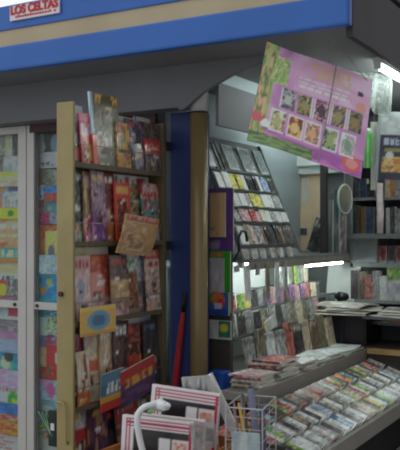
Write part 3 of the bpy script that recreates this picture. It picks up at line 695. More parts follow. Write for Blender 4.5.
panel_item(203, 226, 193, 237, 1, 'c8a070', [('r', .8, 0, 1, 1, 'd8b488'), ('n', 0, 0, .78, 1, ['c09868', 'c8a478', 'b08a5c'], 3), ('r', .1, .15, .5, .22, '5a7a78')], 'beige book hanging in front of the purple folder', 'hanging_book', 'book', th=.011)
panel_item(204, 231, 251, 312, 0, '2e9a24', [('n', 0, 0, 1, .4, ['2e8a2a', '308a30', '3a9a2e'], 3), ('n', .3, .9, .75, .98, ['b8a050', 'c86a4a', '58a040'], 5)], 'bright green folder hanging below the purple one', 'hanging_folder', 'folder')
panel_item(203, 224.5, 258, 300, 1, 'bcb6ba', [('n', 0, 0, 1, 1, ['c4bec2', 'b0aab0', 'ccc8cc'], 3)], 'pale grey sheet hanging in front of the green folder', 'hanging_sheet', 'paper', th=.004)
panel_item(203, 229.5, 292, 315, 2, '2e5a9a', [('n', 0, .55, .4, 1, ['c8a848', '4a8a3a', '78702e'], 4), ('o', .62, .68, .22, .34, 'd8763a'), ('o', .72, .55, .12, .2, 'c83a2c'), ('r', .45, .3, .75, .5, 'c8c4cc'), ('n', 0, 0, 1, .3, ['284a9a', '204088', '3060a8'], 3)], 'blue children\'s book with an orange round shape below the grey sheet', 'hanging_book', 'book', grid=(18, 16), th=.011)
panel_item(203, 231.5, 320, 339, 1, 'd0cac8', [('r', .58, .12, .96, .94, '28706a'), ('o', .76, .6, .14, .25, 'd8c83a'), ('o', .74, .25, .12, .12, '3a8a50'), ('n', 0, 0, .5, 1, ['d0ccc8', 'c0bab8', 'd8d4d0'], 3)], 'white card with a small teal and yellow picture on the dark end panel', 'hanging_card', 'card', grid=(22, 14), th=.005)
struct(MB().box(-2.2, -1.99, 3.80, 3.94, 0, 0.70).build('trim_10', COUNTD), 'dark plinth in front of the end panel', 'trim')
o = MB().box(0, .105, 0, .10, 0, .135, bev=.004).build('storage_box', BLUEBOX); o.location = (-2.165, 3.815, .70)
tag(o, 'small bright blue box at the foot of the end panel', 'box')

# ================================================================== UPPER DISPLAY BOARD
Y0, Y1 = 4.02, 4.82
TA = math.degrees(math.atan(0.31 / 0.72))
def bxz(z): return -2.34 + (2.17 - z) * 0.4306
def upper_board():
    root = empty('display_board', (bxz(1.45), Y0, 1.45)); tag(root, 'leaning grey display board full of packets above the lit shelf', 'display board', )
    m = MB()
    dx = -2.34 - bxz(1.45)
    m.v += [Vector(p) for p in ((0, 0, 0), (0, Y1 - Y0, 0), (dx, Y1 - Y0, .72), (dx, 0, .72), (-.02, 0, 0), (-.02, Y1 - Y0, 0), (dx - .02, Y1 - Y0, .72), (dx - .02, 0, .72))]
    for q in ((0, 1, 2, 3), (4, 7, 6, 5), (0, 4, 5, 1), (3, 2, 6, 7), (0, 3, 7, 4), (1, 5, 6, 2)): m.face(list(q))
    m.build('board', mat('board_grey', '8a9290', 0.6), root)
    e = MB().tube([(-.004, Y1 - Y0 + .006, .018), (dx + .004, Y1 - Y0 + .006, .72)], .012, 8); e.build('edge_strip', mat('edge_grey', '6a706e', .5), root)
    for z in (1.965, 1.85, 1.745, 1.655, 1.52):
        x = bxz(z) - bxz(1.45)
        MB().box(x, x + .022, 0, Y1 - Y0, z - 1.45 - .005, z - 1.45).build('rail', SHELFG, root)
upper_board()
rng = random.Random(11)
def board_item(z, yc, w, h, lay, base, ops, label, name='booklet', cat='booklet', gloss=True, roll=0, grid=(6, 9), th=.006):
    o = make_print(name, w, h, th, cover(base, ops, sum(ord(c) for c in label), 1.7), grid, gloss=gloss)
    n = Vector((math.cos(R(TA)), 0, math.sin(R(TA))))
    p = Vector((bxz(z), yc, z)) + n * (.004 + lay * .009) + Vector((0, 0, .004))
    pose(o, p, 90, TA, roll); tag(o, label, cat, 'packets on the leaning display board')
    return o
def yb(u, z): return y_on_x(u, bxz(z) + .01)
PAL = {
    'grey': ['8a8c8a', 'a8aaa6', '6a6c6c', 'c4c6c2'], 'white': ['d8dcd8', 'c0c8c4', 'e8eae6', 'a8b0ae'], 'black': ['1e1e20', '34343a', '121214', '4a4a50'],
    'yellow': ['d8cc5a', 'c0b040', 'e4dc9a', '98904a'], 'blue': ['8ab0d8', '5a88b8', 'c8d8e8', '3a6090'], 'pink': ['c8a0a0', 'b08088', 'd8c0bc', '8a6a70'],
    'red': ['b85a50', '8a3a38', 'd89080', '5a3030'], 'brown': ['6a5648', '8a7058', '463a34', 'a89078'], 'green': ['6a9a50', '8ab84a', '4a6a3e', 'c0d080'],
    'orange': ['d87a3a', 'b85a2a', 'e8a860', '7a4028'], 'purple': ['7a5a88', '98789a', '5a4468', 'b8a0b8'], 'olive': ['7a7658', '98947a', '54523e', 'b4b09a'], 'teal': ['4a8a88', '6aa8a0', '2e6264', 'a8c8c4'],
    'cream': ['d8ccb0', 'c0b090', 'e8e0cc', '988a70'], 'dark': ['3a3a3c', '55504e', '282828', '706a66'],
}
def blot(c, f=5, title=True, tcol='e8e4dc'):
    ops = [('n', 0, 0, 1, 1, PAL[c], f)]
    if title: ops.append(('t', .1, .8, .9, .93, tcol, 4))
    return ops
# top row: packs
for k, (u, w, h, c, lab) in enumerate([
        (212, .07, .20, 'white', 'white packet at the top of the leaning board behind the post'),
        (219, .035, .185, 'black', 'first tall thin black strip at the top of the leaning board'),
        (223, .035, .19, 'black', 'middle one of three tall thin black strips at the top of the leaning board'),
        (227, .035, .195, 'black', 'last tall thin black strip at the top of the leaning board')]):
    board_item(1.965, yb(u, 1.965), w, h * .92, 0 if k else 1.5, PAL[c][0], blot(c, 4, False) + ([('n', .3, .1, .7, .9, ['8a8c8e', '2a2a2c'], 6)] if c == 'black' else []), lab, 'packet', 'packet', roll=0 if k == 0 else -3)
for k, (u, w, lab) in enumerate([(236, .13, 'clear plastic packet with pale cyan card beside the black strips'), (252, .15, 'crumpled clear bag hanging in the middle of the top row of the board'), (266, .12, 'clear bag at the far top corner of the leaning board')]):
    root = board_item(1.97, yb(u, 1.965), w, .17, 0, 'a8b8b8', [('n', 0, 0, 1, 1, ['a8bcbc', 'c0d0cc', '8a9c9c', 'dde6e2'], 5)], lab, 'plastic_packet', 'packet')
    f = MB(); nx, nz = 8, 10; rg = random.Random(k)
    for j in range(nz + 1):
        for i in range(nx + 1): f.v.append(Vector(((i / nx - .5) * w, -.012 - .016 * rg.random() * math.sin(math.pi * i / nx), .005 + j / nz * .16)))
    for j in range(nz):
        for i in range(nx): a = j * (nx + 1) + i; f.face([a, a + 1, a + nx + 2, a + nx + 1])
    f.build('film', CLEAR, root)
def seq(u0, u1, step, cs): return [(u0 + k * step, cs[k % len(cs)], step + .6) for k in range(int((u1 - u0) / step) + 1)]
ROWS = [
    (1.85, .112, 'second row', [(222, 'white', 7), (229, 'white', 6), (236, 'yellow', 6), (242, 'yellow', 5), (247, 'white', 3.5), (250.5, 'black', 3), (254, 'black', 3.6), (258, 'black', 3.6), (262, 'white', 3.6), (265.5, 'blue', 3.6), (269, 'blue', 3.6), (273, 'dark', 4)]),
    (1.745, .10, 'third row', seq(239, 284, 5.6, ['white', 'white', 'grey', 'yellow', 'yellow', 'white', 'white', 'grey', 'white'])),
    (1.655, .083, 'fourth row', seq(239, 290, 5.2, ['grey', 'pink', 'pink', 'red', 'pink', 'cream', 'white', 'grey', 'white', 'white'])),
    (1.52, .135, 'fifth row', seq(239, 299, 4.6, ['grey', 'white', 'grey', 'olive', 'pink', 'grey', 'brown', 'black', 'dark', 'black', 'brown', 'dark', 'olive', 'dark'])),
]
CN = {'black': 'black', 'dark': 'charcoal', 'olive': 'olive', 'cream': 'cream'}
for z, h, rn, items in ROWS:
    seen = {}
    for k, (u, c, wp) in enumerate(items):
        ya, yb_ = yb(u - wp / 2, z), yb(u + wp / 2, z)
        lab = f"{CN.get(c, c)} booklet, {ORD[k]} from the post in the {rn} of the leaning board"
        yc = max((ya + yb_) / 2, Y0 + (yb_ - ya) / 2 + .002)
        board_item(z, min(yc, Y1 - .012 - (yb_ - ya) / 2), (yb_ - ya) * .96, .88 * h * rng.uniform(.92, 1.05), k % 2 * .9, PAL[c][0], blot(c, 5, c not in ('white',), 'd8d4cc' if c in ('black', 'dark', 'brown', 'red') else '4a4648'), lab, roll=rng.uniform(-1.5, 1.5))
# small white price cards along the lower edge
struct_shelf = MB().box(-2.49, -1.985, Y0 - .02, BY - .01, 1.43, 1.447).build('lamp_shelf', SHELFG); tag(struct_shelf, 'grey shelf with the lamp under it along the magazine wall', 'shelf')
MB().box(-2.0, -1.985, Y0 - .02, BY - .01, 1.388, 1.43).build('front_lip', mat('lip_grey', '8a8378', .5), struct_shelf)
for k, u in enumerate((246, 255, 263, 273, 281, 290)):
    z = 1.448; y = y_on_x(u, -2.0)
    o = make_print('shelf_card', .075, .06, .003, cover('d0ccc4', [('n', 0, 0, 1, 1, ['d4d0c8', 'b8b4ac', '98948e'], 3)], k), (5, 5)); pose(o, (-1.995, y, z), 90, 15, rng.uniform(-3, 3))
    tag(o, f'small pale price card, {ORD[k]} from the post on the edge of the lamp shelf', 'card', 'price cards on the lamp shelf')
# hanging packs under the shelf edge
for k, (u, vb, w, c) in enumerate([(237, 272, .06, 'grey'), (249, 300, .07, 'white'), (258, 275, .05, 'grey'), (268, 300, .05, 'olive'), (277, 297, .06, 'white'), (286, 290, .05, 'grey')]):
    y = y_on_x(u, -1.975); zb_ = z_on_x(u, vb, -1.975); h = 1.42 - zb_
    o = make_print('hanging_packet', w, h, .004, cover(PAL[c][1], blot(c, 4, False), k + 50), (5, 9), gloss=True); pose(o, (-1.979, y, zb_), 90, 0, -8 if k == 1 else rng.uniform(-3, 3))
    tag(o, f"narrow {c} packet hanging, {ORD[k]} from the post under the lamp shelf", 'packet', 'packets hanging from the lamp shelf')
# bent black clamp
y = y_on_x(240, -1.97)
o = MB().tube([(-1.95, y - .05, 1.50), (-1.95, y - .055, 1.57), (-1.95, y - .02, 1.605), (-1.95, y + .03, 1.60), (-1.95, y + .045, 1.55)], .007, 8).tube([(-1.95, y - .05, 1.50), (-1.98, y - .05, 1.446)], .006, 8).build('clamp', BLACK, None, True)
tag(o, 'bent black clamp standing on the lamp shelf before the board', 'clamp')

# fluorescent lamps
def lamp(name, x, y0, y1, z, label, r=.013):
    root = empty(name, (x, y0, z)); tag(root, label, 'lamp')
    MB().tube([(0, 0.03, 0), (0, y1 - y0 - .03, 0)], r, 12).build('tube', TUBE, root, True)
    hs = MB().box(-.02, .02, 0, y1 - y0, .016, FZ - z if FZ - z < .06 else .022).build('housing', WHITE, root)
    for e in (0, y1 - y0 - .03): MB().box(-.015, .015, e, e + .03, -.014, .016).build('end_cap', WHITE, hs)
lamp('fluorescent_lamp', -2.10, 4.10, 4.95, 1.406, 'lit fluorescent tube under the shelf closer to the post')
lamp('fluorescent_lamp', -2.10, 5.0, 5.8, 1.374, 'lit fluorescent tube under the shelf closer to the back wall')
lamp('ceiling_lamp', XR - .10, 3.95, 4.65, FZ - .045, 'lit fluorescent tube under the roof edge above the hanging sheet')
lamp('ceiling_lamp', XR - .10, 4.70, 5.6, FZ - .045, 'lit fluorescent tube under the roof edge deeper in the kiosk')

lamp('ceiling_lamp', -1.72, 4.15, 5.15, FZ - .024, 'added unseen fluorescent tube on the ceiling behind the hanging poster')  # added fill tube, hidden by the poster, brightens the display board and soffit
lamp('ceiling_lamp', -2.30, 4.9, 5.8, FZ - .024, 'added unseen fluorescent tube on the ceiling above the peach panel')  # added tube, out of view, raises the light in the peach recess
# ================================================================== LOWER STEPPED RACK
def stepped_rack():
    root = empty('stepped_rack', (-2.1, 4.0, .78)); tag(root, 'stepped white-backed rack of magazines above the counter ledge', 'rack')
    L = BY - 4.02
    MB().box(-.34, -.33, 0, L, .0, .62).build('back_panel', WHITEP, root)
    for n, (x0, x1, z) in enumerate([(-.33, -.14, .40), (-.33, -.03, .33), (-.33, .05, .20)]):
        pass
    m = MB().box(-.20, -.085, 0, L - .05, .335, .345); m.build('step', SHELFG, root)
    m = MB().box(-.11, .015, 0, 1.44, .205, .215); m.build('step', SHELFG, root)
    m = MB().box(-.325, -.20, .85, L - .05, .43, .44); m.build('step', SHELFG, root)
    MB().box(-.088, -.083, 0, L - .05, .335, .355).build('price_rail', SHELFG, root)
    MB().box(.012, .017, 0, 1.44, .205, .228).build('price_rail', SHELFG, root)
stepped_rack()
def step_row(x, z, y0, pitch, n, w, h, cols, rowname, name, lean, grid=(6, 9), th=.006):
    for k in range(n):
        c = cols[k % len(cols)]
        hh = h * rng.uniform(.9, 1.1); ww = w * rng.uniform(.9, 1.05)
        lab = f"{CN.get(c, c)} {name.replace('_', ' ')}, {ORD[k]} from the post in the {rowname} of the stepped rack"
        o = make_print(name, ww, hh, th, cover(PAL[c][0], blot(c, 5, rng.random() < .6, 'e0dcd4' if c in ('black', 'dark', 'brown', 'red', 'purple') else '5a5450'), len(lab) * 7 + k * 13 + int(z * 1000)), grid, gloss=True)
        pose(o, (x + (k % 2) * .010, y0 + k * pitch, z + .001), 90, lean, rng.uniform(-1.2, 1.2)); tag(o, lab, 'booklet' if name == 'booklet' else 'magazine', 'items on the stepped rack')
step_row(-2.345, 1.221, 5.20, .088, 6, .085, .135, ['grey', 'white', 'olive', 'green', 'grey', 'cream', 'orange', 'grey', 'blue', 'red'], 'topmost step', 'booklet', 6)
step_row(-2.235, 1.126, 4.06, .098, 17, .095, .10, ['red', 'dark', 'red', 'green', 'yellow', 'dark', 'grey', 'purple', 'pink', 'purple', 'brown', 'purple', 'pink', 'purple', 'red', 'cream', 'dark'], 'second step', 'booklet', 8)
step_row(-2.13, .996, 4.06, .108, 13, .10, .135, ['grey', 'dark', 'grey', 'dark', 'olive', 'grey', 'dark', 'grey', 'olive', 'cream', 'olive', 'grey', 'pink', 'olive', 'grey', 'dark'], 'third step', 'booklet', 8)
LOW = ['grey', 'olive', 'white', 'grey', 'red', 'dark', 'cream', 'brown', 'olive', 'cream']
step_row(-2.015, .781, 4.09, .138, 10, .13, .24, LOW, 'lowest step', 'magazine', 10, (10, 14), .008)
# loose white card leaning over the second step
o = make_print('card', .17, .07, .004, cover('d0d4d0', [('n', 0, 0, 1, 1, ['d8dcd8', 'c0c4c0'], 3), ('r', 0, .2, .2, .9, 'd8d08a')], 5), (8, 6)); pose(o, (-1.985, 4.28, 1.03), 90, 8, -14)
tag(o, 'pale card with yellow end tilted across the lowest step', 'card')

# ================================================================== LEDGE AND COUNTER
def ledge():
    root = empty('counter_ledge', (-2.1, 4.0, .78)); tag(root, 'grey counter ledge with a thick front lip below the stepped rack', 'counter ledge')
    L = 5.435 - 4.0
    MB().box(-.39, .30, 0, L, -.04, 0, bev=.003).box(.125, .30, -.38, 0, -.04, 0, bev=.003).build('top', COUNT, root)
    MB().box(.285, .31, -.38, L, -.078, .002, bev=.003).build('front_lip', COUNT, root)
    MB().box(-.3, .22, 0, L, -.77, -.04).box(.14, .22, -.36, 0, -.77, -.04).build('cabinet', DARK, root)
ledge()
def sloping_counter():
    root = empty('sloping_counter', (-1.78, 3.13, 0)); tag(root, 'sloping grey counter tray filled with booklets at the customer side', 'counter')
    L = 5.38 - 3.13
    t = MB()
    za, zb_ = .665, .535; xb = .395
    t.v += [Vector(p) for p in ((0, 0, za), (xb, 0, zb_), (xb, L, zb_), (0, L, za), (0, 0, za - .02), (xb, 0, zb_ - .02), (xb, L, zb_ - .02), (0, L, za - .02))]
    for q in ((0, 1, 2, 3), (4, 7, 6, 5), (0, 4, 5, 1), (2, 6, 7, 3), (0, 3, 7, 4), (1, 5, 6, 2)): t.face(list(q))
    t.build('tray', COUNTD, root)
    MB().box(xb, xb + .03, 0, L, .49, .575, bev=.004).build('front_lip', COUNT, root)
    MB().box(-.006, 0, 0, L, .4, .692).build('back_board', COUNT, root)
    MB().box(0, xb, -.012, 0, .45, .69).build('end_board', COUNTD, root)
    MB().box(.05, .33, .05, L - .05, 0, .50).build('base', DARK, root)
    MB().box(.33, .41, .05, L - .05, 0.0, .04).build('foot_rail', DARK, root)
sloping_counter()
# booklets shingled on the tray
TS = math.degrees(math.atan2(.13, .395))
def tray_row(f, n, y0, y1, w, ln, cols, rowname, sd):
    rg = random.Random(sd)
    x = -1.78 + .395 * f; z = .665 - .13 * f
    for k in range(n):
        c = cols[k % len(cols)]
        yy = y0 + (y1 - y0) * k / (n - 1)
        l2 = ln * rg.uniform(.95, 1.0)
        lab = f"{CN.get(c, c)} booklet, {ORD[k]} from the wire basket in the {rowname} of the sloping counter"
        o = make_print('booklet', l2, w * rg.uniform(.95, 1.05), .006, cover(PAL[c][0], [('n', 0, 0, 1, 1, PAL[c], 5)] + ([('r', 0, .62, 1, .78, rg.choice(['e8e8e6', 'd0d0cc', '3a3a3c', 'a83a34']))] if rg.random() < .6 else []), k * 5 + sd), (10, 6), gloss=True)
        # long side down the slope, shingled along the counter: front of the booklet faces up and towards the street
        M = Matrix.Rotation(R(TS), 4, 'Y') @ Matrix.Rotation(R(-58), 4, 'X') @ Matrix.Rotation(R(rg.uniform(-1, 1)), 4, 'Y')
        o.rotation_euler = M.to_euler(); o.location = (x, yy, z + .008)
        tag(o, lab, 'booklet', 'booklets on the sloping counter')
tray_row(.17, 45, 3.19, 5.28, .105, .118, ['red', 'green', 'brown', 'dark', 'orange', 'red', 'teal', 'black', 'brown', 'dark', 'green', 'red', 'grey', 'dark', 'olive', 'red', 'black', 'brown', 'grey', 'orange', 'dark', 'red', 'grey', 'olive', 'white', 'grey'], 'inner row', 3)
tray_row(.50, 43, 3.19, 5.28, .105, .118, ['grey', 'red', 'white', 'green', 'grey', 'white', 'dark', 'grey', 'white', 'brown', 'grey', 'white', 'dark', 'white', 'grey', 'blue', 'brown', 'grey', 'white', 'dark', 'olive', 'grey', 'white', 'grey', 'yellow'], 'middle row', 5)
tray_row(.83, 40, 3.19, 5.28, .108, .118, ['white', 'dark', 'green', 'white', 'white', 'grey', 'white', 'grey', 'white', 'grey', 'black', 'grey', 'white', 'blue', 'white', 'dark', 'grey', 'white', 'brown', 'grey', 'cream', 'grey', 'brown', 'yellow'], 'outer row', 7)

# piles lying on the ledge
def flat_pile(x, y, z0, items, where, sd, w=.20, l=.27, th=.009, name='magazine'):
    rg = random.Random(sd); z = z0
    for k, c in enumerate(items):
        lab_pos = 'topmost' if k == len(items) - 1 else ('lowest' if k == 0 else ORD[k] + ' from the bottom')
        if len(items) == 1: lab = f"{CN.get(c, c)} {name} lying {where}"
        else: lab = f"{CN.get(c, c)} {name}, {lab_pos} in the pile {where}"
        o = make_print(name, w * rg.uniform(.95, 1.03), l * rg.uniform(.95, 1.03), th, cover(PAL[c][1], [('n', 0, 0, 1, 1, PAL[c], 5), ('t', .1, .8, .9, .93, rg.choice(['c03a40', 'f0ece4', '3a5a8a']), 5)], sd * 9 + k), (10, 12))
        a = rg.uniform(-9, 9)
        M = Matrix.Rotation(R(90 + a), 4, 'Z') @ Matrix.Rotation(R(-90), 4, 'X')
        o.rotation_euler = M.to_euler()
        c0 = M.to_3x3() @ Vector((0, 0, -l / 2))
        o.location = Vector((x + rg.uniform(-.01, .01), y + rg.uniform(-.015, .015), z + .0005)) + Vector((c0.x, c0.y, 0))
        z += th + .0015
        tag(o, lab, name, 'piles on the counter ledge')
flat_pile(-1.885, 3.83, .78, ['grey', 'cream', 'olive', 'white', 'red', 'pink'], 'at the street end of the ledge', 12, w=.2, l=.165, th=.011)
flat_pile(-1.915, 4.17, .78, ['cream', 'grey', 'olive', 'white', 'brown', 'red', 'white', 'red'], 'at the post end of the ledge', 1, w=.25, l=.18, th=.011)
flat_pile(-1.905, 4.45, .78, ['grey', 'pink', 'cream', 'red', 'white'], 'second from the post on the ledge', 2, w=.22, l=.19, th=.010)
flat_pile(-1.905, 4.68, .78, ['white', 'teal', 'white', 'white'], 'third from the post on the ledge', 3, w=.21, l=.19)
flat_pile(-1.905, 4.89, .78, ['grey', 'white', 'teal', 'white'], 'fourth from the post on the ledge', 4, w=.2, l=.19)
flat_pile(-1.905, 5.10, .78, ['white', 'grey', 'white'], 'fifth from the post on the ledge', 5, w=.2, l=.19)
flat_pile(-1.905, 5.31, .78, ['grey', 'dark', 'white'], 'beside the black cabinet on the ledge', 6, w=.2, l=.19)
# clear crumpled wrap on the ledge
f = MB(); rg = random.Random(8)
for j in range(9):
    for i in range(9): f.v.append(Vector((i * .018 - .07, j * .02 - .08, .03 * math.sin(math.pi * i / 8) * math.sin(math.pi * j / 8) + rg.random() * .012)))
for j in range(8):
    for i in range(8): a = j * 9 + i; f.face([a, a + 1, a + 10, a + 9])
o = f.build('plastic_wrap', CLEAR); o.location = (-1.90, 4.68, .825); tag(o, 'crumpled clear plastic wrap on the third pile of the ledge', 'plastic wrap')

# ================================================================== BACK OF THE KIOSK
def back_counter():
    root = empty('back_counter', (-1.8, 5.44, 0)); tag(root, 'dark back counter with a pale wooden top edge', 'counter')
    MB().box(-.3, 1.0, .0, .5, .72, .79).build('top', COUNTD, root)
    MB().box(.02, 1.0, -.035, 0.0, .752, .79, bev=.003).build('wood_edge', WOOD, root)
    MB().box(.02, 1.0, .02, .5, 0, .72).build('cabinet', COUNTD, root)
back_counter()
def black_cabinet():
    x0, x1 = x_on_y(323, 5.5), x_on_y(366, 5.5)
    root = empty('cabinet', (x0, 5.5, .79)); tag(root, 'small black cabinet under the newspapers in the corner', 'cabinet')
    w = x1 - x0
    MB().box(0, w, 0, .36, 0, .225, bev=.006).build('body', BLACK, root)
    MB().box(.02, w * .5 - .004, -.006, 0, .02, .205).build('door', mat('black_door', '26242a', .35), root)
    MB().box(w * .5 + .004, w - .02, -.006, 0, .02, .205).build('door', mat('black_door', '26242a', .35), root)
    return x1
cx1 = black_cabinet()
def shelf_unit():
    SY = 5.64
    x0 = -1.982; x1 = -1.0
    root = empty('shelf_unit', (x0, SY, .79)); tag(root, 'grey shelf unit against the back wall', 'shelf unit')
    b = lambda a, c, y0, y1, z0, z1, nm, m=SHELFG: MB().box(a - x0, c - x0, y0 - SY, y1 - SY, z0 - .79, z1 - .79).build(nm, m, root)
    b(x0, x1, 5.90, 5.93, .79, 2.34, 'back_panel', mat('unit_back', '3a3c40', .7))
    b(x0, x0 + .02, SY, 5.9, 1.34, 2.34, 'upright'); b(x1 - .02, x1, SY, 5.9, .79, 2.34, 'upright')
    xm_ = x_on_y(377.5, SY)
    b(xm_ - .01, xm_, SY + .01, 5.9, 1.38, 2.34, 'upright')
    for z0, z1 in ((1.345, 1.378), (1.553, 1.588), (1.83, 1.85), (2.14, 2.16), (2.32, 2.34), (1.085, 1.108)):
        a = x0 if z0 > 1.2 else x0 + .03
        b(a, x1, SY - (.065 if z1 == 1.588 else 0), 5.9, z0, z1, 'shelf')
    b(cx1 + .03, x1, SY, 5.9, .93, .95, 'shelf')
    b(x0 + .02, xm_ - .01, SY + .005, 5.88, 1.38, 1.552, 'drawer', mat('drawer_grey', '7d8484', .45))
    return SY
SY = shelf_unit()
def shelf_item(u0, u1, vt, z0, base, ops, label, name='book', cat='book', dep=.05, y=None):
    y = (SY + .07) if y is None else y
    xa, xb = x_on_y(u0, y), x_on_y(u1, y); h = z_on_y((u0 + u1) / 2, vt, y) - z0
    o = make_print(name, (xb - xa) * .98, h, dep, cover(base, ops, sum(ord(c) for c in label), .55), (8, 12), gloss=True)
    pose(o, ((xa + xb) / 2, y + dep / 2, z0 + .001)); tag(o, label, cat, 'goods on the back shelf unit'); return o
SI = [
    (356, 359.5, 206, 1.588, 'dark', 'charcoal binder by the corner on the middle back shelf', 'binder'),
    (359.5, 363, 207, 1.588, 'brown', 'brown binder on the middle back shelf', 'binder'),
    (363, 367, 207, 1.588, 'yellow', 'mustard binder on the middle back shelf', 'binder'),
    (367, 375, 207, 1.588, 'blue', 'navy blue binder on the middle back shelf', 'binder'),
    (387, 391, 208, 1.588, 'white', 'white book on the middle back shelf beyond the paper roll', 'book'),
    (391, 396, 207, 1.588, 'dark', 'charcoal book on the middle back shelf beyond the paper roll', 'book'),
    (396, 402, 209, 1.588, 'grey', 'grey book on the middle back shelf beyond the paper roll', 'book'),
    (356, 361, 182, 1.85, 'dark', 'charcoal folder on the upper back shelf by the corner', 'binder'),
    (361, 368, 179, 1.85, 'blue', 'dark blue folder on the upper back shelf', 'binder'),
    (368, 376, 184, 1.85, 'black', 'black folder on the upper back shelf', 'binder'),
    (386, 391, 180, 1.85, 'cream', 'cream magazine on the upper back shelf', 'magazine'),
    (391, 396, 180, 1.85, 'orange', 'orange magazine on the upper back shelf', 'magazine'),
    (396, 402, 180, 1.85, 'grey', 'grey magazine on the upper back shelf', 'magazine'),
    (380, 388, 246, 1.378, 'red', 'dark red boxed figure on the shelf beside the grey drawer', 'toy_box'),
    (389, 396, 246, 1.378, 'dark', 'charcoal boxed figure on the shelf beside the grey drawer', 'toy_box'),
    (397, 404, 246, 1.378, 'red', 'reddish boxed figure at the outer end beside the grey drawer', 'toy_box'),
    (352, 360, 270, 1.108, 'dark', 'charcoal packet by the corner on the shelf below the drawer', 'packet'),
    (360, 367, 272, 1.108, 'brown', 'brown packet on the shelf below the drawer', 'packet'),
    (367, 374, 275, 1.108, 'red', 'red packet on the shelf below the drawer', 'packet'),
    (374, 381, 271, 1.108, 'grey', 'grey packet on the shelf below the drawer', 'packet'),
    (381, 388, 276, 1.108, 'white', 'whitish packet on the shelf below the drawer', 'packet'),
    (388, 402, 268, 1.108, 'green', 'lime green topped box on the shelf below the drawer', 'box'),
    (372, 380, 324, .95, 'dark', 'charcoal box on the lowest back shelf', 'box'),
    (380, 389, 322, .95, 'olive', 'olive box on the lowest back shelf', 'box'),
    (390, 402, 320, .95, 'orange', 'orange-red box on the lowest back shelf', 'box'),
]
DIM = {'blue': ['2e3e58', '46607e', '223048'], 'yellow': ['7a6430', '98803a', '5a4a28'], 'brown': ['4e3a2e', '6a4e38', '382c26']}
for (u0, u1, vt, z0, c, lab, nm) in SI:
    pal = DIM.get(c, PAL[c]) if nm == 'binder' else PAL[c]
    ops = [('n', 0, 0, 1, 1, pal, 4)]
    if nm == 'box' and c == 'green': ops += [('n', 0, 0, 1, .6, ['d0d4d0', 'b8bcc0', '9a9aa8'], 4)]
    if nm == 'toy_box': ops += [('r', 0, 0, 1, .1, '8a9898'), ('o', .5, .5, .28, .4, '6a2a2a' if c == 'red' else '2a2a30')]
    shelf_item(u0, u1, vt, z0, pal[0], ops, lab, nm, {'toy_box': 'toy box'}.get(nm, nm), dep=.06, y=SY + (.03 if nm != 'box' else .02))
# rolled paper standing
xr = x_on_y(379.5, SY + .02)
o = MB().tube([(0, 0, 0), (.004, 0, .15), (-.002, 0, .3), (0, 0, .36)], .024, 14).build('paper_roll', mat('paper_white', 'd4c8c8', .6, noise=.2, scale=20), None, True)
o.location = (xr + .02, SY - .028, 1.590)
# keep the roll on the shelf edge
o.location.y = SY - .033; tag(o, 'white and pinkish paper roll standing on the middle back shelf', 'paper roll')
# newspapers
for k, (u, v, w, l, a, tilt) in enumerate([(345, 312, .42, .30, 8, 2), (352, 310, .40, .28, -6, 3), (360, 307, .38, .28, 14, 4), (352, 304, .36, .28, -12, 6), (384, 309, .28, .24, -12, 2), (391, 308, .30, .24, 6, 3), (396, 305, .28, .24, -8, 3)]):
    z = 1.108 if k >= 4 else 1.02 + .013 * k
    o = make_print('newspaper', w, l, .010, cover('b8b4a8', [('n', 0, 0, 1, 1, ['b4b0a6', '9a968c', 'ccc8be', '8a867e'], 7), ('L', .05, .05, .95, .9, '6a6660', 7)], k + 70, .7), (14, 10), bend=(0, .004, .008, .016, 0, .004, .014)[k], fullback=True)
    z = 1.018 + .018 * k if k < 4 else 1.018 + .018 * (k - 4)
    M = Matrix.Rotation(R(a), 4, 'Z') @ Matrix.Rotation(R(-90 + 0), 4, 'X')
    o.rotation_euler = M.to_euler()
    xx = x_on_y(u, 5.50) - (.03 if k < 4 else -.09)
    c0 = M.to_3x3() @ Vector((0, 0, -l / 2))
    o.location = Vector((xx, 5.48, z)) + Vector((c0.x, c0.y, 0))
    names = ['lowest newspaper on the black cabinet', 'second newspaper up on the black cabinet', 'third newspaper up on the black cabinet', 'topmost newspaper on the black cabinet', 'lowest newspaper on the ledge beside the black cabinet', 'middle newspaper on the ledge beside the black cabinet', 'topmost newspaper on the ledge beside the black cabinet']
    tag(o, 'grey ' + names[k], 'newspaper', 'newspapers at the back of the kiosk')
o = MB().box(0, 1.0, 0, .22, -.02, 0).build('newspaper_shelf', SHELFG); o.location = (cx1 + .004, 5.40, 1.015)
tag(o, 'grey projecting shelf for newspapers beside the black cabinet', 'shelf')
MB().box(.5, .98, .16, .2, -.225, -.02).build('bracket', SHELFG, o)
# black bag
import bmesh
def lump(name, r, sc, m, sd, amp=.15):
    bm = bmesh.new(); bmesh.ops.create_icosphere(bm, subdivisions=3, radius=r)
    rg = random.Random(sd); ph = [rg.uniform(0, 6) for _ in range(6)]
    for v in bm.verts:
        n = v.co.normalized(); k = 1 + amp * (math.sin(5 * n.x + ph[0]) * math.sin(4 * n.y + ph[1]) + .6 * math.sin(9 * n.z + ph[2] + 3 * n.x))
        v.co = Vector((v.co.x * sc[0] * k, v.co.y * sc[1] * k, v.co.z * sc[2] * k))
    mz = min(v.co.z for v in bm.verts)
    for v in bm.verts: v.co.z -= mz
    me = bpy.data.meshes.new(name); bm.to_mesh(me); bm.free(); me.materials.append(m)
    for p in me.polygons: p.use_smooth = True
    o = bpy.data.objects.new(name, me); C.objects.link(o); return o
o = lump('bag', .06, (1.0, .8, .55), BLACK, 2); o.location = (x_on_y(332, 5.74) + .065, 5.76, 1.078); tag(o, 'small black bag lying behind the newspapers in the corner', 'bag')
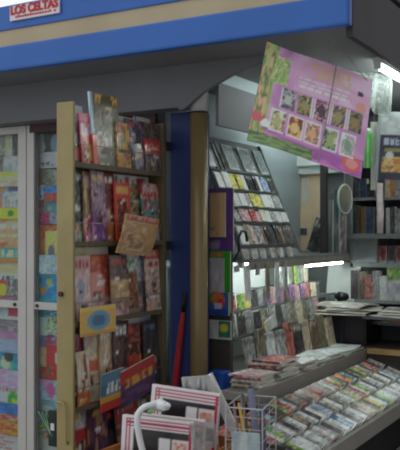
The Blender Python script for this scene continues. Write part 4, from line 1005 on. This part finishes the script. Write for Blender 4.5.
# white board leaning in the corner
o = MB().box(0, .26, 0, .012, 0, .36, bev=.002).build('white_board', WHITEP); o.location = (x_on_y(321, 5.9), 5.90, 1.02); o.rotation_euler = (R(-3), R(4), 0)
o.location = (-2.28, 5.90, 1.02); tag(o, 'plain white board leaning on the back wall under the lamp', 'board')

# recess beyond the display: peach wall with notice, cornices, post
struct(MB().box(-2.5, x_on_y(321, BY), BY - .012, BY - .002, 1.45, 2.06).build('trim_11', PEACH), 'peach wall panel at the end of the kiosk', 'wall')
struct(MB().box(-2.5, -2.16, BY - .06, BY - .002, 2.06, 2.12).box(-2.5, -2.16, BY - .09, BY - .002, 2.12, 2.2).build('trim_12', WHITEP), 'white stepped cornice over the peach panel', 'trim')
o = make_print('hanging_notice', x_on_y(309, BY) - x_on_y(301, BY), .20, .003, cover('e4dccc', [('n', 0, 0, 1, 1, ['e8e0d0', 'dcd4c4'], 3)], 3), (6, 8)); pose(o, (x_on_y(305, BY - .015), BY - .015, 1.83)); tag(o, 'cream paper notice pinned on the peach panel', 'notice')
o = make_print('hanging_notice', x_on_y(307, BY) - x_on_y(300, BY), .055, .003, cover('5a6470', [('n', 0, 0, 1, 1, ['5a6470', '48505c'], 3)], 4), (6, 4)); pose(o, (x_on_y(303.5, BY - .015), BY - .015, 1.575)); tag(o, 'small slate notice low on the peach panel', 'notice')
struct(MB().box(x_on_y(320, 5.5), x_on_y(326, 5.5), 5.5, 5.54, 1.446, 2.17).build('trim_13', mat('post_dark', '3e3c3a', .6)), 'dark upright post beside the peach panel', 'post')
o = make_print('magazine', .12, .26, .01, cover('4a3e3c', blot('dark', 5), 31), (8, 10)); pose(o, (x_on_y(314, 5.75), 5.75, 1.447), 0, 0, 18); tag(o, 'charcoal magazine slumped at the foot of the peach panel', 'magazine')
for k, (u, vt, vb, w, c, lab) in enumerate([(329, 200, 251, .07, 'grey', 'grey magazine standing just beyond the dark post'), (334.5, 190, 251, .07, 'teal', 'greenish magazine standing second beyond the dark post'), (341, 215, 251, .06, 'pink', 'pinkish magazine standing by the corner of the shelf unit')]):
    y = 5.62; z0 = 1.447; z1 = z_on_y(u, vt, y)
    o = make_print('magazine', w, z1 - z0, .02, cover(PAL[c][2], [('n', 0, 0, 1, 1, [PAL[c][2], PAL['grey'][2], PAL['grey'][0]], 5)], k + 33), (6, 12)); pose(o, (x_on_y(u, y), y + .02 * k, z0)); tag(o, lab, 'magazine')
# round disc
dc = at(344.5, 199, 5.55)
root = empty('round_mirror', dc, R(82)); tag(root, 'small round mirror with pale rim hanging beside the shelf unit', 'mirror')
MB().tube([(0, -.008, 0), (0, .008, 0)], .098, 32).build('glass', mat('mirror_face', 'b8c0aa', .15, metal=.7), root)
ring = [(.1 * math.cos(2 * math.pi * k / 32), -.004, .1 * math.sin(2 * math.pi * k / 32)) for k in range(33)]
MB().tube(ring, .007, 8, cap=False).build('rim', mat('rim_pale', 'b8c4bc', .4), root, True)
MB().tube([(0, 0, .1), (0, 0, FZ - dc.z)], .003, 6).build('wire', STRING, root)

# ================================================================== HANGING POSTER
def poster(name, center, Rv, Uv, w, h, fn, grid, curl, label, cat, hang, back='d8d0d0', th=.0025):
    nx, ny = grid
    Rv = Rv.normalized(); Nv = Uv.cross(Rv).normalized() * -1; Uv = Rv.cross(Nv) * -1 if (Rv.cross(Nv) * -1).dot(Uv) > 0 else Rv.cross(Nv)
    o = make_print(name, w, h, th, fn, grid, curl=0, gloss=True, back=back, fullback=True)
    for v in o.data.vertices:
        s = v.co.x / w + .5; t = v.co.z / h
        v.co.y += curl * ((s - .5) ** 2) * 4 * (1 - t) - curl * .4 * math.sin(s * 7 + t * 3)
    Yv = Uv.cross(Rv)                        # local +y (away from the face)
    M = Matrix((Rv, Yv, Uv)).transposed().to_4x4()
    o.matrix_world = Matrix.Translation(center - Uv * h / 2) @ M
    tag(o, label, cat)
    Mi = o.matrix_world.inverted()
    for nm, pts, r in hang:
        MB().tube([Mi @ Vector(p) for p in pts], r, 6).build(nm, STRING, o)
    return o
def cam_vec(a, b, c):                         # right, up, away
    return Vector((.866, .5, 0)) * a + Vector((0, 0, 1)) * b + Vector((-.5, .866, 0)) * c
d0 = 3.55; px = d0 / 800
tl, tr, br, bl = (267, 42), (373, 80), (361.5, 178), (247.5, 139)
Rv = cam_vec(.492, -.155, .084); Uv = cam_vec(.103, .466, .255)
ctr = Vector((0, 0, H)) + cam_vec(.495, .542, 3.5)
ops = [('n', 0, 0, 1, 1, ['c884c0', 'd08ec4', 'c078b8', 'd89acc'], 3),
       ('n', 0, 0, 1, .16, ['c060b8', 'a84aa8', 'd070c0'], 3),
       ('n', .3, .62, 1, 1, ['d8a4c8', 'd898c0', 'e0b0d0'], 3),
       ('n', 0, 0, .13, 1, ['7a9a48', '98b85a', 'b0a850', '5a7a3a', 'd8a070'], 5),
       ('n', 0, 0, .55, .10, ['5a8038', '7a9a4a', '486a34'], 5),
       ('o', .04, .24, .05, .05, 'd04858'), ('o', .12, .2, .04, .04, 'e0e0d0'),
       ('n', .10, .62, .24, .90, ['8ab048', 'a8c860', '7aa040', 'd0c878'], 4),
       ('t', .44, .88, .80, .945, 'd8a858', 8), ('t', .50, .80, .82, .86, 'd8b070', 7),
       ('L', .34, .66, .92, .78, 'e8d0e4', 3),
       ('o', .90, .80, .03, .025, '4a3038'), ('o', .92, .66, .05, .05, 'd89070'),
       ('o', .90, .10, .085, .075, 'd84a48'), ('o', .90, .10, .055, .045, 'e0807a')]
th_cols = [['6a7a8a', 'b0b8b0', '8a6a7a', '4a5a5a'], ['4a6a58', '98904a', '2e4038', 'c8a860'], ['a8486a', '5a3a5a', 'd8a0a0', '3a3048'], ['5a4a78', '9a8a48', '38304a', 'c89a58'], ['3a3a3a', '98783a', '58784a', '6a4a3a'],
           ['b83a58', 'a8b060', 'd8d0a8', '5a6a40'], ['d86a30', 'e0b848', 'b04028', '7a3a2a'], ['a85a8a', 'd8a050', '7a3a68', 'e0c0a0'], ['4a7a78', '98a850', '38505a', 'b8c0a8'], ['c8d0d0', '6a9a7a', 'd8a8b8', '8a98a8']]
for k in range(10):
    r_, c_ = divmod(k, 5)
    s0 = (.215 if r_ == 0 else .155) + c_ * (.152 if r_ == 0 else .158); t0 = .405 if r_ == 0 else .16
    ops.append(('r', s0 - .008, t0 - .01, s0 + .128, t0 + .20, 'e8dce4'))
    ops.append(('n', s0, t0, s0 + .12, t0 + .19, th_cols[k], 4))
    ops.append(('o', s0 + .06, t0 + .09, .035, .05, th_cols[k][1]))
wP, hP = Rv.length, Uv.length
top = lambda s: ctr + Rv * (s - .5) + Uv * .5
hk = at(333, 50, 3.58)
poster('hanging_poster', ctr, Rv, Uv, wP, hP, cover('c884c0', ops, 9, 1.4, .72), (84, 64), .012, 'pink and violet poster with two rows of small covers hanging from the roof', 'poster',
       [('string', [top(.62) + Uv * -.02, Vector((hk.x, hk.y, FZ))], .0022),
        ('string', [top(.62) + Vector((.02, -.012, 0)), top(.62) + Uv * -.5 + Vector((.02, -.03, 0)), top(.60) - Uv * 1.0 + Vector((.02, -.03, 0))], .0028),
        ('string', [top(.95) + Uv * -.03, Vector((hk.x, hk.y, FZ - .02))], .0022)])
# second poster, partly in view
c2 = at(396, 146, 4.7)
px2 = 4.7 / 800
ops2 = [('n', 0, 0, 1, 1, ['2e3240', '3a4050', '24262e'], 3), ('r', 0, .66, 1, 1, 'b0b8b8'), ('n', 0, .68, 1, 1, ['b8c0be', 'a4acac', 'c0c8c4'], 3), ('r', 0, 0, .09, 1, '98a0a0'),
        ('t', .2, .52, .9, .62, 'a8b0c4', 5), ('r', .22, .42, .95, .46, '8a8a48'), ('n', .15, .12, 1, .34, ['c8a050', 'b87a40', 'd8b870', '8a6a48'], 4), ('o', .35, .36, .1, .06, 'c0c4c4')]
poster('hanging_poster', c2, cam_vec(1, -.06, -.25), cam_vec(0, 1, 0), 38 * px2, 68 * px2, cover('2e3240', ops2, 4), (30, 40), .004, 'dark poster with pale header hanging near the roof tubes', 'poster',
       [('string', [c2 + cam_vec(-.05, .19, 0), Vector((c2.x - .05, c2.y, FZ))], .002)], back='a0a4a4')
# green and white plastic strips beside it
for u, vt, vb, w, c, lab, dd in ((367.5, 128, 168, .05, '48b038', 'bright green plastic strip hanging beside the dark poster', 4.75), (374, 122, 190, .04, 'b8bcb0', 'whitish plastic strip hanging between green strip and dark poster', 4.8)):
    p = at(u, vb, dd); h = (vb - vt) * dd / 800
    o = make_print('hanging_strip', w, h, .003, cover(c, [('n', 0, 0, 1, 1, [c, c, 'c0c8b8'], 4)], 3), (6, 12), bend=.012, gloss=True); pose(o, p, 25, 0, 0); tag(o, lab, 'plastic strip')
    MB().tube([(0, 0, h), (0, 0, FZ - p.z)], .0018, 5).build('string', STRING, o)
# milky plastic sheet rolled under the roof
def sheet():
    m = MB(); n = 14; k = 12
    a, b = at(352, 40, 4.25), at(398, 92, 4.55)
    P0 = Vector((-1.47, 4.22, FZ - .003)); P1 = Vector((-1.31, 4.42, FZ - .003))
    for j in range(k + 1):
        for i in range(n + 1):
            s = i / n; t = j / k
            p = P0.lerp(P1, s) + Vector((0, 0, -t * (.16 + .10 * s)))
            p += Vector((.012, -.01, 0)) * math.sin(s * 15 + t * 2) * (.2 + t)
            m.v.append(p)
    for j in range(k):
        for i in range(n): q = j * (n + 1) + i; m.face([q, q + 1, q + n + 2, q + n + 1])
    o = m.build('hanging_sheet', SHEET, None, True); tag(o, 'milky plastic sheet hanging in folds under the roof edge', 'plastic sheet')
    s = o.modifiers.new('s', 'SOLIDIFY'); s.thickness = .002
sheet()

# ================================================================== FOREGROUND
# low stand
def stand():
    root = empty('display_stand', (-2.05, 2.5, .0)); tag(root, 'low dark stand carrying the cardboard box and wire basket', 'stand')
    MB().box(0, .74, 0, .60, .46, .50, bev=.004).build('top', COUNTD, root)
    for x in (.03, .66):
        for y in (.03, .53): MB().box(x, x + .04, y, y + .04, 0, .46).build('leg', COUNTD, root)
stand()
BX0, BX1, BY0, BY1 = -1.97, -1.56, 2.56, 3.06
def cardboard_box():
    root = empty('cardboard_box', (BX0, BY0, .501)); tag(root, 'orange-brown cardboard box holding striped magazines', 'box')
    w, d, h, t = BX1 - BX0, BY1 - BY0, .215, .006
    MB().box(0, w, 0, d, 0, t).build('bottom', KRAFT, root)
    MB().box(0, w, 0, t, t, h).box(0, w, d - t, d, t, h).box(0, t, t, d - t, t, h).box(w - t, w, t, d - t, t, h).build('wall', KRAFT, root)
cardboard_box()
def striped(name, c, w, h, roll, label, yaw, sd, th=.02):
    cr = 'b02a50'
    ops = [('r', .0, 0, 1, 1, 'e8e4e6')]
    for a in (.007, .021, .035): ops.append(('r', .055, 1 - (a + .008) / h, 1, 1 - a / h, cr))
    for a in (.058, .098, .138): ops.append(('r', a, 0, a + .018, 1 - .01 / h, cr))
    q = lambda m_: 1 - m_ / h
    ops += [('r', .175, 0, .945, q(.049), '1c1a1e'), ('r', .53, q(.135), .70, q(.075), 'e8e6e6'), ('r', .725, q(.145), .94, q(.075), 'e4d8d4'), ('n', .75, q(.138), .91, q(.085), ['d8a898', 'c88070', 'e8d0c8'], 3),
            ('r', .725, q(.27), .94, q(.205), 'e4d8d4'), ('n', .74, q(.262), .92, q(.213), ['d07060', 'd89a80', '98483e'], 3), ('r', .53, q(.22), .66, q(.155), '6a6470'), ('r', .952, .0, .98, q(.007), cr)]
    o = make_print(name, w, h, th, cover('e8e4e6', ops, sd), (44, 60), gloss=True)
    pose(o, c, yaw, 4, roll); tag(o, label, 'magazine', 'striped magazines in the cardboard box')
    return o
# back one, top edge seen at (156,387)-(222,399)
h1 = .50
pb = at(189, 393, 3.42)
striped('magazine', Vector((-1.785, 2.915, .520)), .315, .41, 3.5, 'taller white magazine with crimson stripes and black middle in the cardboard box', 8, 1)
striped('magazine', Vector((-1.765, 2.70, .513)), .315, .335, 1.0, 'lower striped magazine in front in the cardboard box under the white handle', 8, 2)
striped('magazine', Vector((-1.745, 2.755, .513)), .315, .335, 1.0, 'striped magazine directly behind the front one in the cardboard box', 8, 3)
# clear wrap over the front ones
def wrap():
    root = None; m = MB(); n, k = 12, 12; rg = random.Random(5)
    for j in range(k + 1):
        for i in range(n + 1):
            s, t = i / n, j / k
            x = -1.579 + .006 * rg.random(); y = 2.66 + .20 * s; z = .722 + .14 * t - .03 * s * t
            m.v.append(Vector((x + .008 * math.sin(6 * s + 5 * t), y, z)))
    for j in range(k):
        for i in range(n): q = j * (n + 1) + i; m.face([q, q + 1, q + n + 2, q + n + 1])
    o = m.build('plastic_sleeve', CLEAR, None, True); tag(o, 'clear crinkled plastic sleeve at the side of the front striped magazines', 'plastic sleeve')
wrap()
# carrier handle
def carrier():
    d = 3.17
    P = lambda u, v, dd=d: at(u, v, dd)
    root = empty('carrier_handle', P(150, 420)); tag(root, 'thick white plastic carrying handle looped over the front striped magazines', 'handle')
    M = local(root)
    pts = [P(144, 456, 3.10), P(140, 440, 3.1), (P(137.5, 425, 3.1)), P(138.5, 414, 3.1), P(144, 407.5, 3.1), P(152, 405, 3.11), P(158, 405, 3.13)]
    # smooth
    sm = []
    for i in range(len(pts) - 1):
        p0, p1, p2, p3 = pts[max(i - 1, 0)], pts[i], pts[i + 1], pts[min(i + 2, len(pts) - 1)]
        for q in range(5):
            t = q / 5
            sm.append(.5 * ((2 * p1) + (p2 - p0) * t + (2 * p0 - 5 * p1 + 4 * p2 - p3) * t * t + (3 * p1 - p0 - 3 * p2 + p3) * t ** 3))
    sm.append(pts[-1])
    MB().tube([M @ p for p in sm], .0125, 12).build('loop', WHITE, root, True)
    k = lump('knotted_end', .03, (1.5, .9, .75), WHITE, 7, .12); k.parent = root; k.location = M @ P(160, 412, 3.13)
    k = lump('green_tag', .012, (1.2, .8, .8), mat('green_tag', '7ab070', .5), 9, .1); k.parent = root; k.location = M @ P(150, 414, 3.10)
carrier()
# loose magazines behind the striped ones, in the box
def box_item(u, v, d, w, h, roll, lean, yaw, base, ops, label, th=.01, name='magazine', cat='magazine'):
    o = make_print(name, w, h, th, cover(base, ops, sum(ord(c) for c in label)), (12, 16), gloss=True)
    p = at(u, v, d)
    M = Matrix.Rotation(R(yaw), 4, 'Z') @ Matrix.Rotation(R(-lean), 4, 'X') @ Matrix.Rotation(R(roll), 4, 'Y')
    upv = M.to_3x3() @ Vector((0, 0, h))
    o.rotation_euler = M.to_euler(); o.location = p - upv
    tag(o, label, cat); return o
box_item(196, 376, 3.46, .13, .46, -8, 0, 8, 'a8a8a8', [('n', .1, .1, .9, .95, ['8a8c90', 'b8b8b8', '6a6a70', 'c8c8c8'], 6), ('r', 0, 0, .06, 1, 'c8c8c8')], 'grey magazine sticking up behind the taller striped magazine')
box_item(208.5, 374.5, 3.55, .045, .55, -30, 0, 0, 'd8d6d6', [('n', 0, 0, 1, 1, ['f0eeee', 'e4e2e4'], 3)], 'white slab leaning behind the wire basket and the taller striped magazine', th=.012, name='booklet', cat='booklet')

# wire basket
def basket():
    A_ = Vector((-1.343, 2.811)); fx = Vector((-.985, -.173)); dy = Vector((-.22, .976))
    wb, db, z0, z1 = .15, .252, .502, .909
    root = empty('wire_basket', (A_.x, A_.y, z0)); tag(root, 'white wire basket with papers and sticks beside the sloping counter', 'basket')
    pt = lambda a, b, z: Vector((*(fx * a + dy * b), z - z0))
    m = MB()
    for (a, b) in ((0, 0), (wb, 0), (wb, db), (0, db)): MB().tube([pt(a, b, z0 + .002), pt(a, b, z1)], .0028, 6).build('corner_wire', WIRE, root)
    m = MB()
    for z in (z1, ): m.tube([pt(0, 0, z), pt(wb, 0, z), pt(wb, db, z), pt(0, db, z), pt(0, 0, z)], .003, 6)
    m.build('rim', WIRE, root)
    m = MB()
    for k in range(1, 10):
        z = z1 - .035 - (k - 1) * .046
        if z > z0: m.tube([pt(0, 0, z), pt(wb, 0, z), pt(wb, db, z), pt(0, db, z), pt(0, 0, z)], .0012, 5)
    for b in (0, db): m.tube([pt(wb * .5, b, z0 + .002), pt(wb * .5, b, z1)], .0012, 5)
    for a in (0, wb): m.tube([pt(a, db * .5, z0 + .002), pt(a, db * .5, z1)], .0012, 5)
    for k in range(0, 8): m.tube([pt(wb * k / 7, 0, z0 + .003), pt(wb * k / 7, db, z0 + .003)], .0012, 5)
    m.build('mesh', WIRE, root)
    B3 = lambda a, b, z: Vector((*(A_ + fx * a + dy * b), z))
    # rolled posters and sticks leaning in the basket
    for k, (a0, b0, a1, b1, zt, r, c, lab) in enumerate([
            (.03, .05, .120, .10, .83, .006, 'c8923a', 'thin orange stick leaning in the wire basket'),
            (.05, .09, .115, .14, .86, .007, '5a4a40', 'thin dark brown stick leaning in the wire basket'),
            (.03, .15, .095, .20, .87, .015, '74748c', 'lavender rolled paper leaning in the wire basket'),
            (.03, .19, .05, .215, .80, .013, '5a5a6c', 'slate rolled paper standing at the back of the wire basket'),
            (.07, .05, .130, .06, .84, .005, '8a5a50', 'thin reddish stick leaning in the wire basket')]):
        p0, p1 = B3(a0, b0, .522), B3(a1, b1 - .01, zt + .08)
        root2 = MB().tube([(0, 0, 0), p1 - p0], r, 10).build('rolled_paper' if 'paper' in lab else 'stick', mat('roll%d' % k, c, .6), None, True); root2.location = p0
        tag(root2, lab, 'rolled paper' if 'paper' in lab else 'stick')
    # pale papers lying in the basket
    for k, (b, h, c, lab) in enumerate([(.20, .25, ['a8b8c4', '8a9cac', 'c0ccd0'], 'pale blue booklet standing low in the wire basket'), (.235, .35, ['8088a0', '6a7088', '9aa0b4'], 'grey-violet booklet standing at the back of the wire basket')]):
        pass
    o = make_print('paper_sheet', .115, .30, .006, cover('a8b8c0', [('n', 0, 0, 1, 1, ['b0bec6', '98a8b0', 'c8d0d0'], 4)], 61), (8, 10)); pose(o, B3(.073, .024, .51), 10, 0, 0)
    tag(o, 'pale blue-grey paper standing at the front of the wire basket', 'paper')
basket()

# dark goods below the counter lip
for k in range(9):
    c = ['dark', 'brown', 'olive', 'dark', 'orange', 'brown', 'dark', 'olive', 'brown'][k]
    o = make_print('magazine', .15, .20, .008, cover(PAL[c][2], [('n', 0, 0, 1, 1, [PAL[c][2], PAL[c][0], '2a2624'], 5)], k + 90), (8, 8)); pose(o, (-1.405, 3.98 + k * .155, .041), 90, 7)
    tag(o, f"{CN.get(c, c)} magazine, {ORD[k]} from the street end under the counter lip", 'magazine', 'magazines under the counter lip')
    o.location.x = -1.412

# ================================================================== CAMERA, SKY
cam = bpy.data.cameras.new('camera'); co = bpy.data.objects.new('camera', cam); C.objects.link(co)
co.location = (0, 0, H); co.rotation_euler = (R(90), 0, R(30))
cam.sensor_fit = 'HORIZONTAL'; cam.sensor_width = 36; cam.lens = 72; cam.shift_y = 7 / 400
bpy.context.scene.camera = co

w = bpy.data.worlds.new('sky'); bpy.context.scene.world = w; w.use_nodes = True
nt = w.node_tree; bg = nt.nodes['Background']
tc = nt.nodes.new('ShaderNodeTexCoord'); sp = nt.nodes.new('ShaderNodeSeparateXYZ'); nt.links.new(tc.outputs['Generated'], sp.inputs[0])
# overcast sky, brighter over the street to the left and overhead; roofs and trees close it off to the right
mx = nt.nodes.new('ShaderNodeMapRange'); mx.inputs['From Min'].default_value = -.2; mx.inputs['From Max'].default_value = .7; mx.inputs['To Min'].default_value = 1.0; mx.inputs['To Max'].default_value = .30
nt.links.new(sp.outputs['X'], mx.inputs['Value'])
mz = nt.nodes.new('ShaderNodeMapRange'); mz.inputs['From Min'].default_value = 0; mz.inputs['From Max'].default_value = .6; mz.inputs['To Min'].default_value = .85; mz.inputs['To Max'].default_value = 1.0
nt.links.new(sp.outputs['Z'], mz.inputs['Value'])
ml = nt.nodes.new('ShaderNodeMath'); ml.operation = 'MULTIPLY'; nt.links.new(mx.outputs[0], ml.inputs[0]); nt.links.new(mz.outputs[0], ml.inputs[1])
nt.links.new(ml.outputs[0], bg.inputs['Strength'])
bg.inputs['Color'].default_value = (.93, .97, 1.0, 1)

sc = bpy.context.scene
sc.view_settings.view_transform = 'Standard'; sc.view_settings.look = 'None'; sc.view_settings.gamma = 1
sc.view_settings.use_curve_mapping = False
sc.view_settings.exposure = 0.15
sc.cycles.filter_width = 2.0
sc.cycles.max_bounces = 6; sc.cycles.transparent_max_bounces = 12
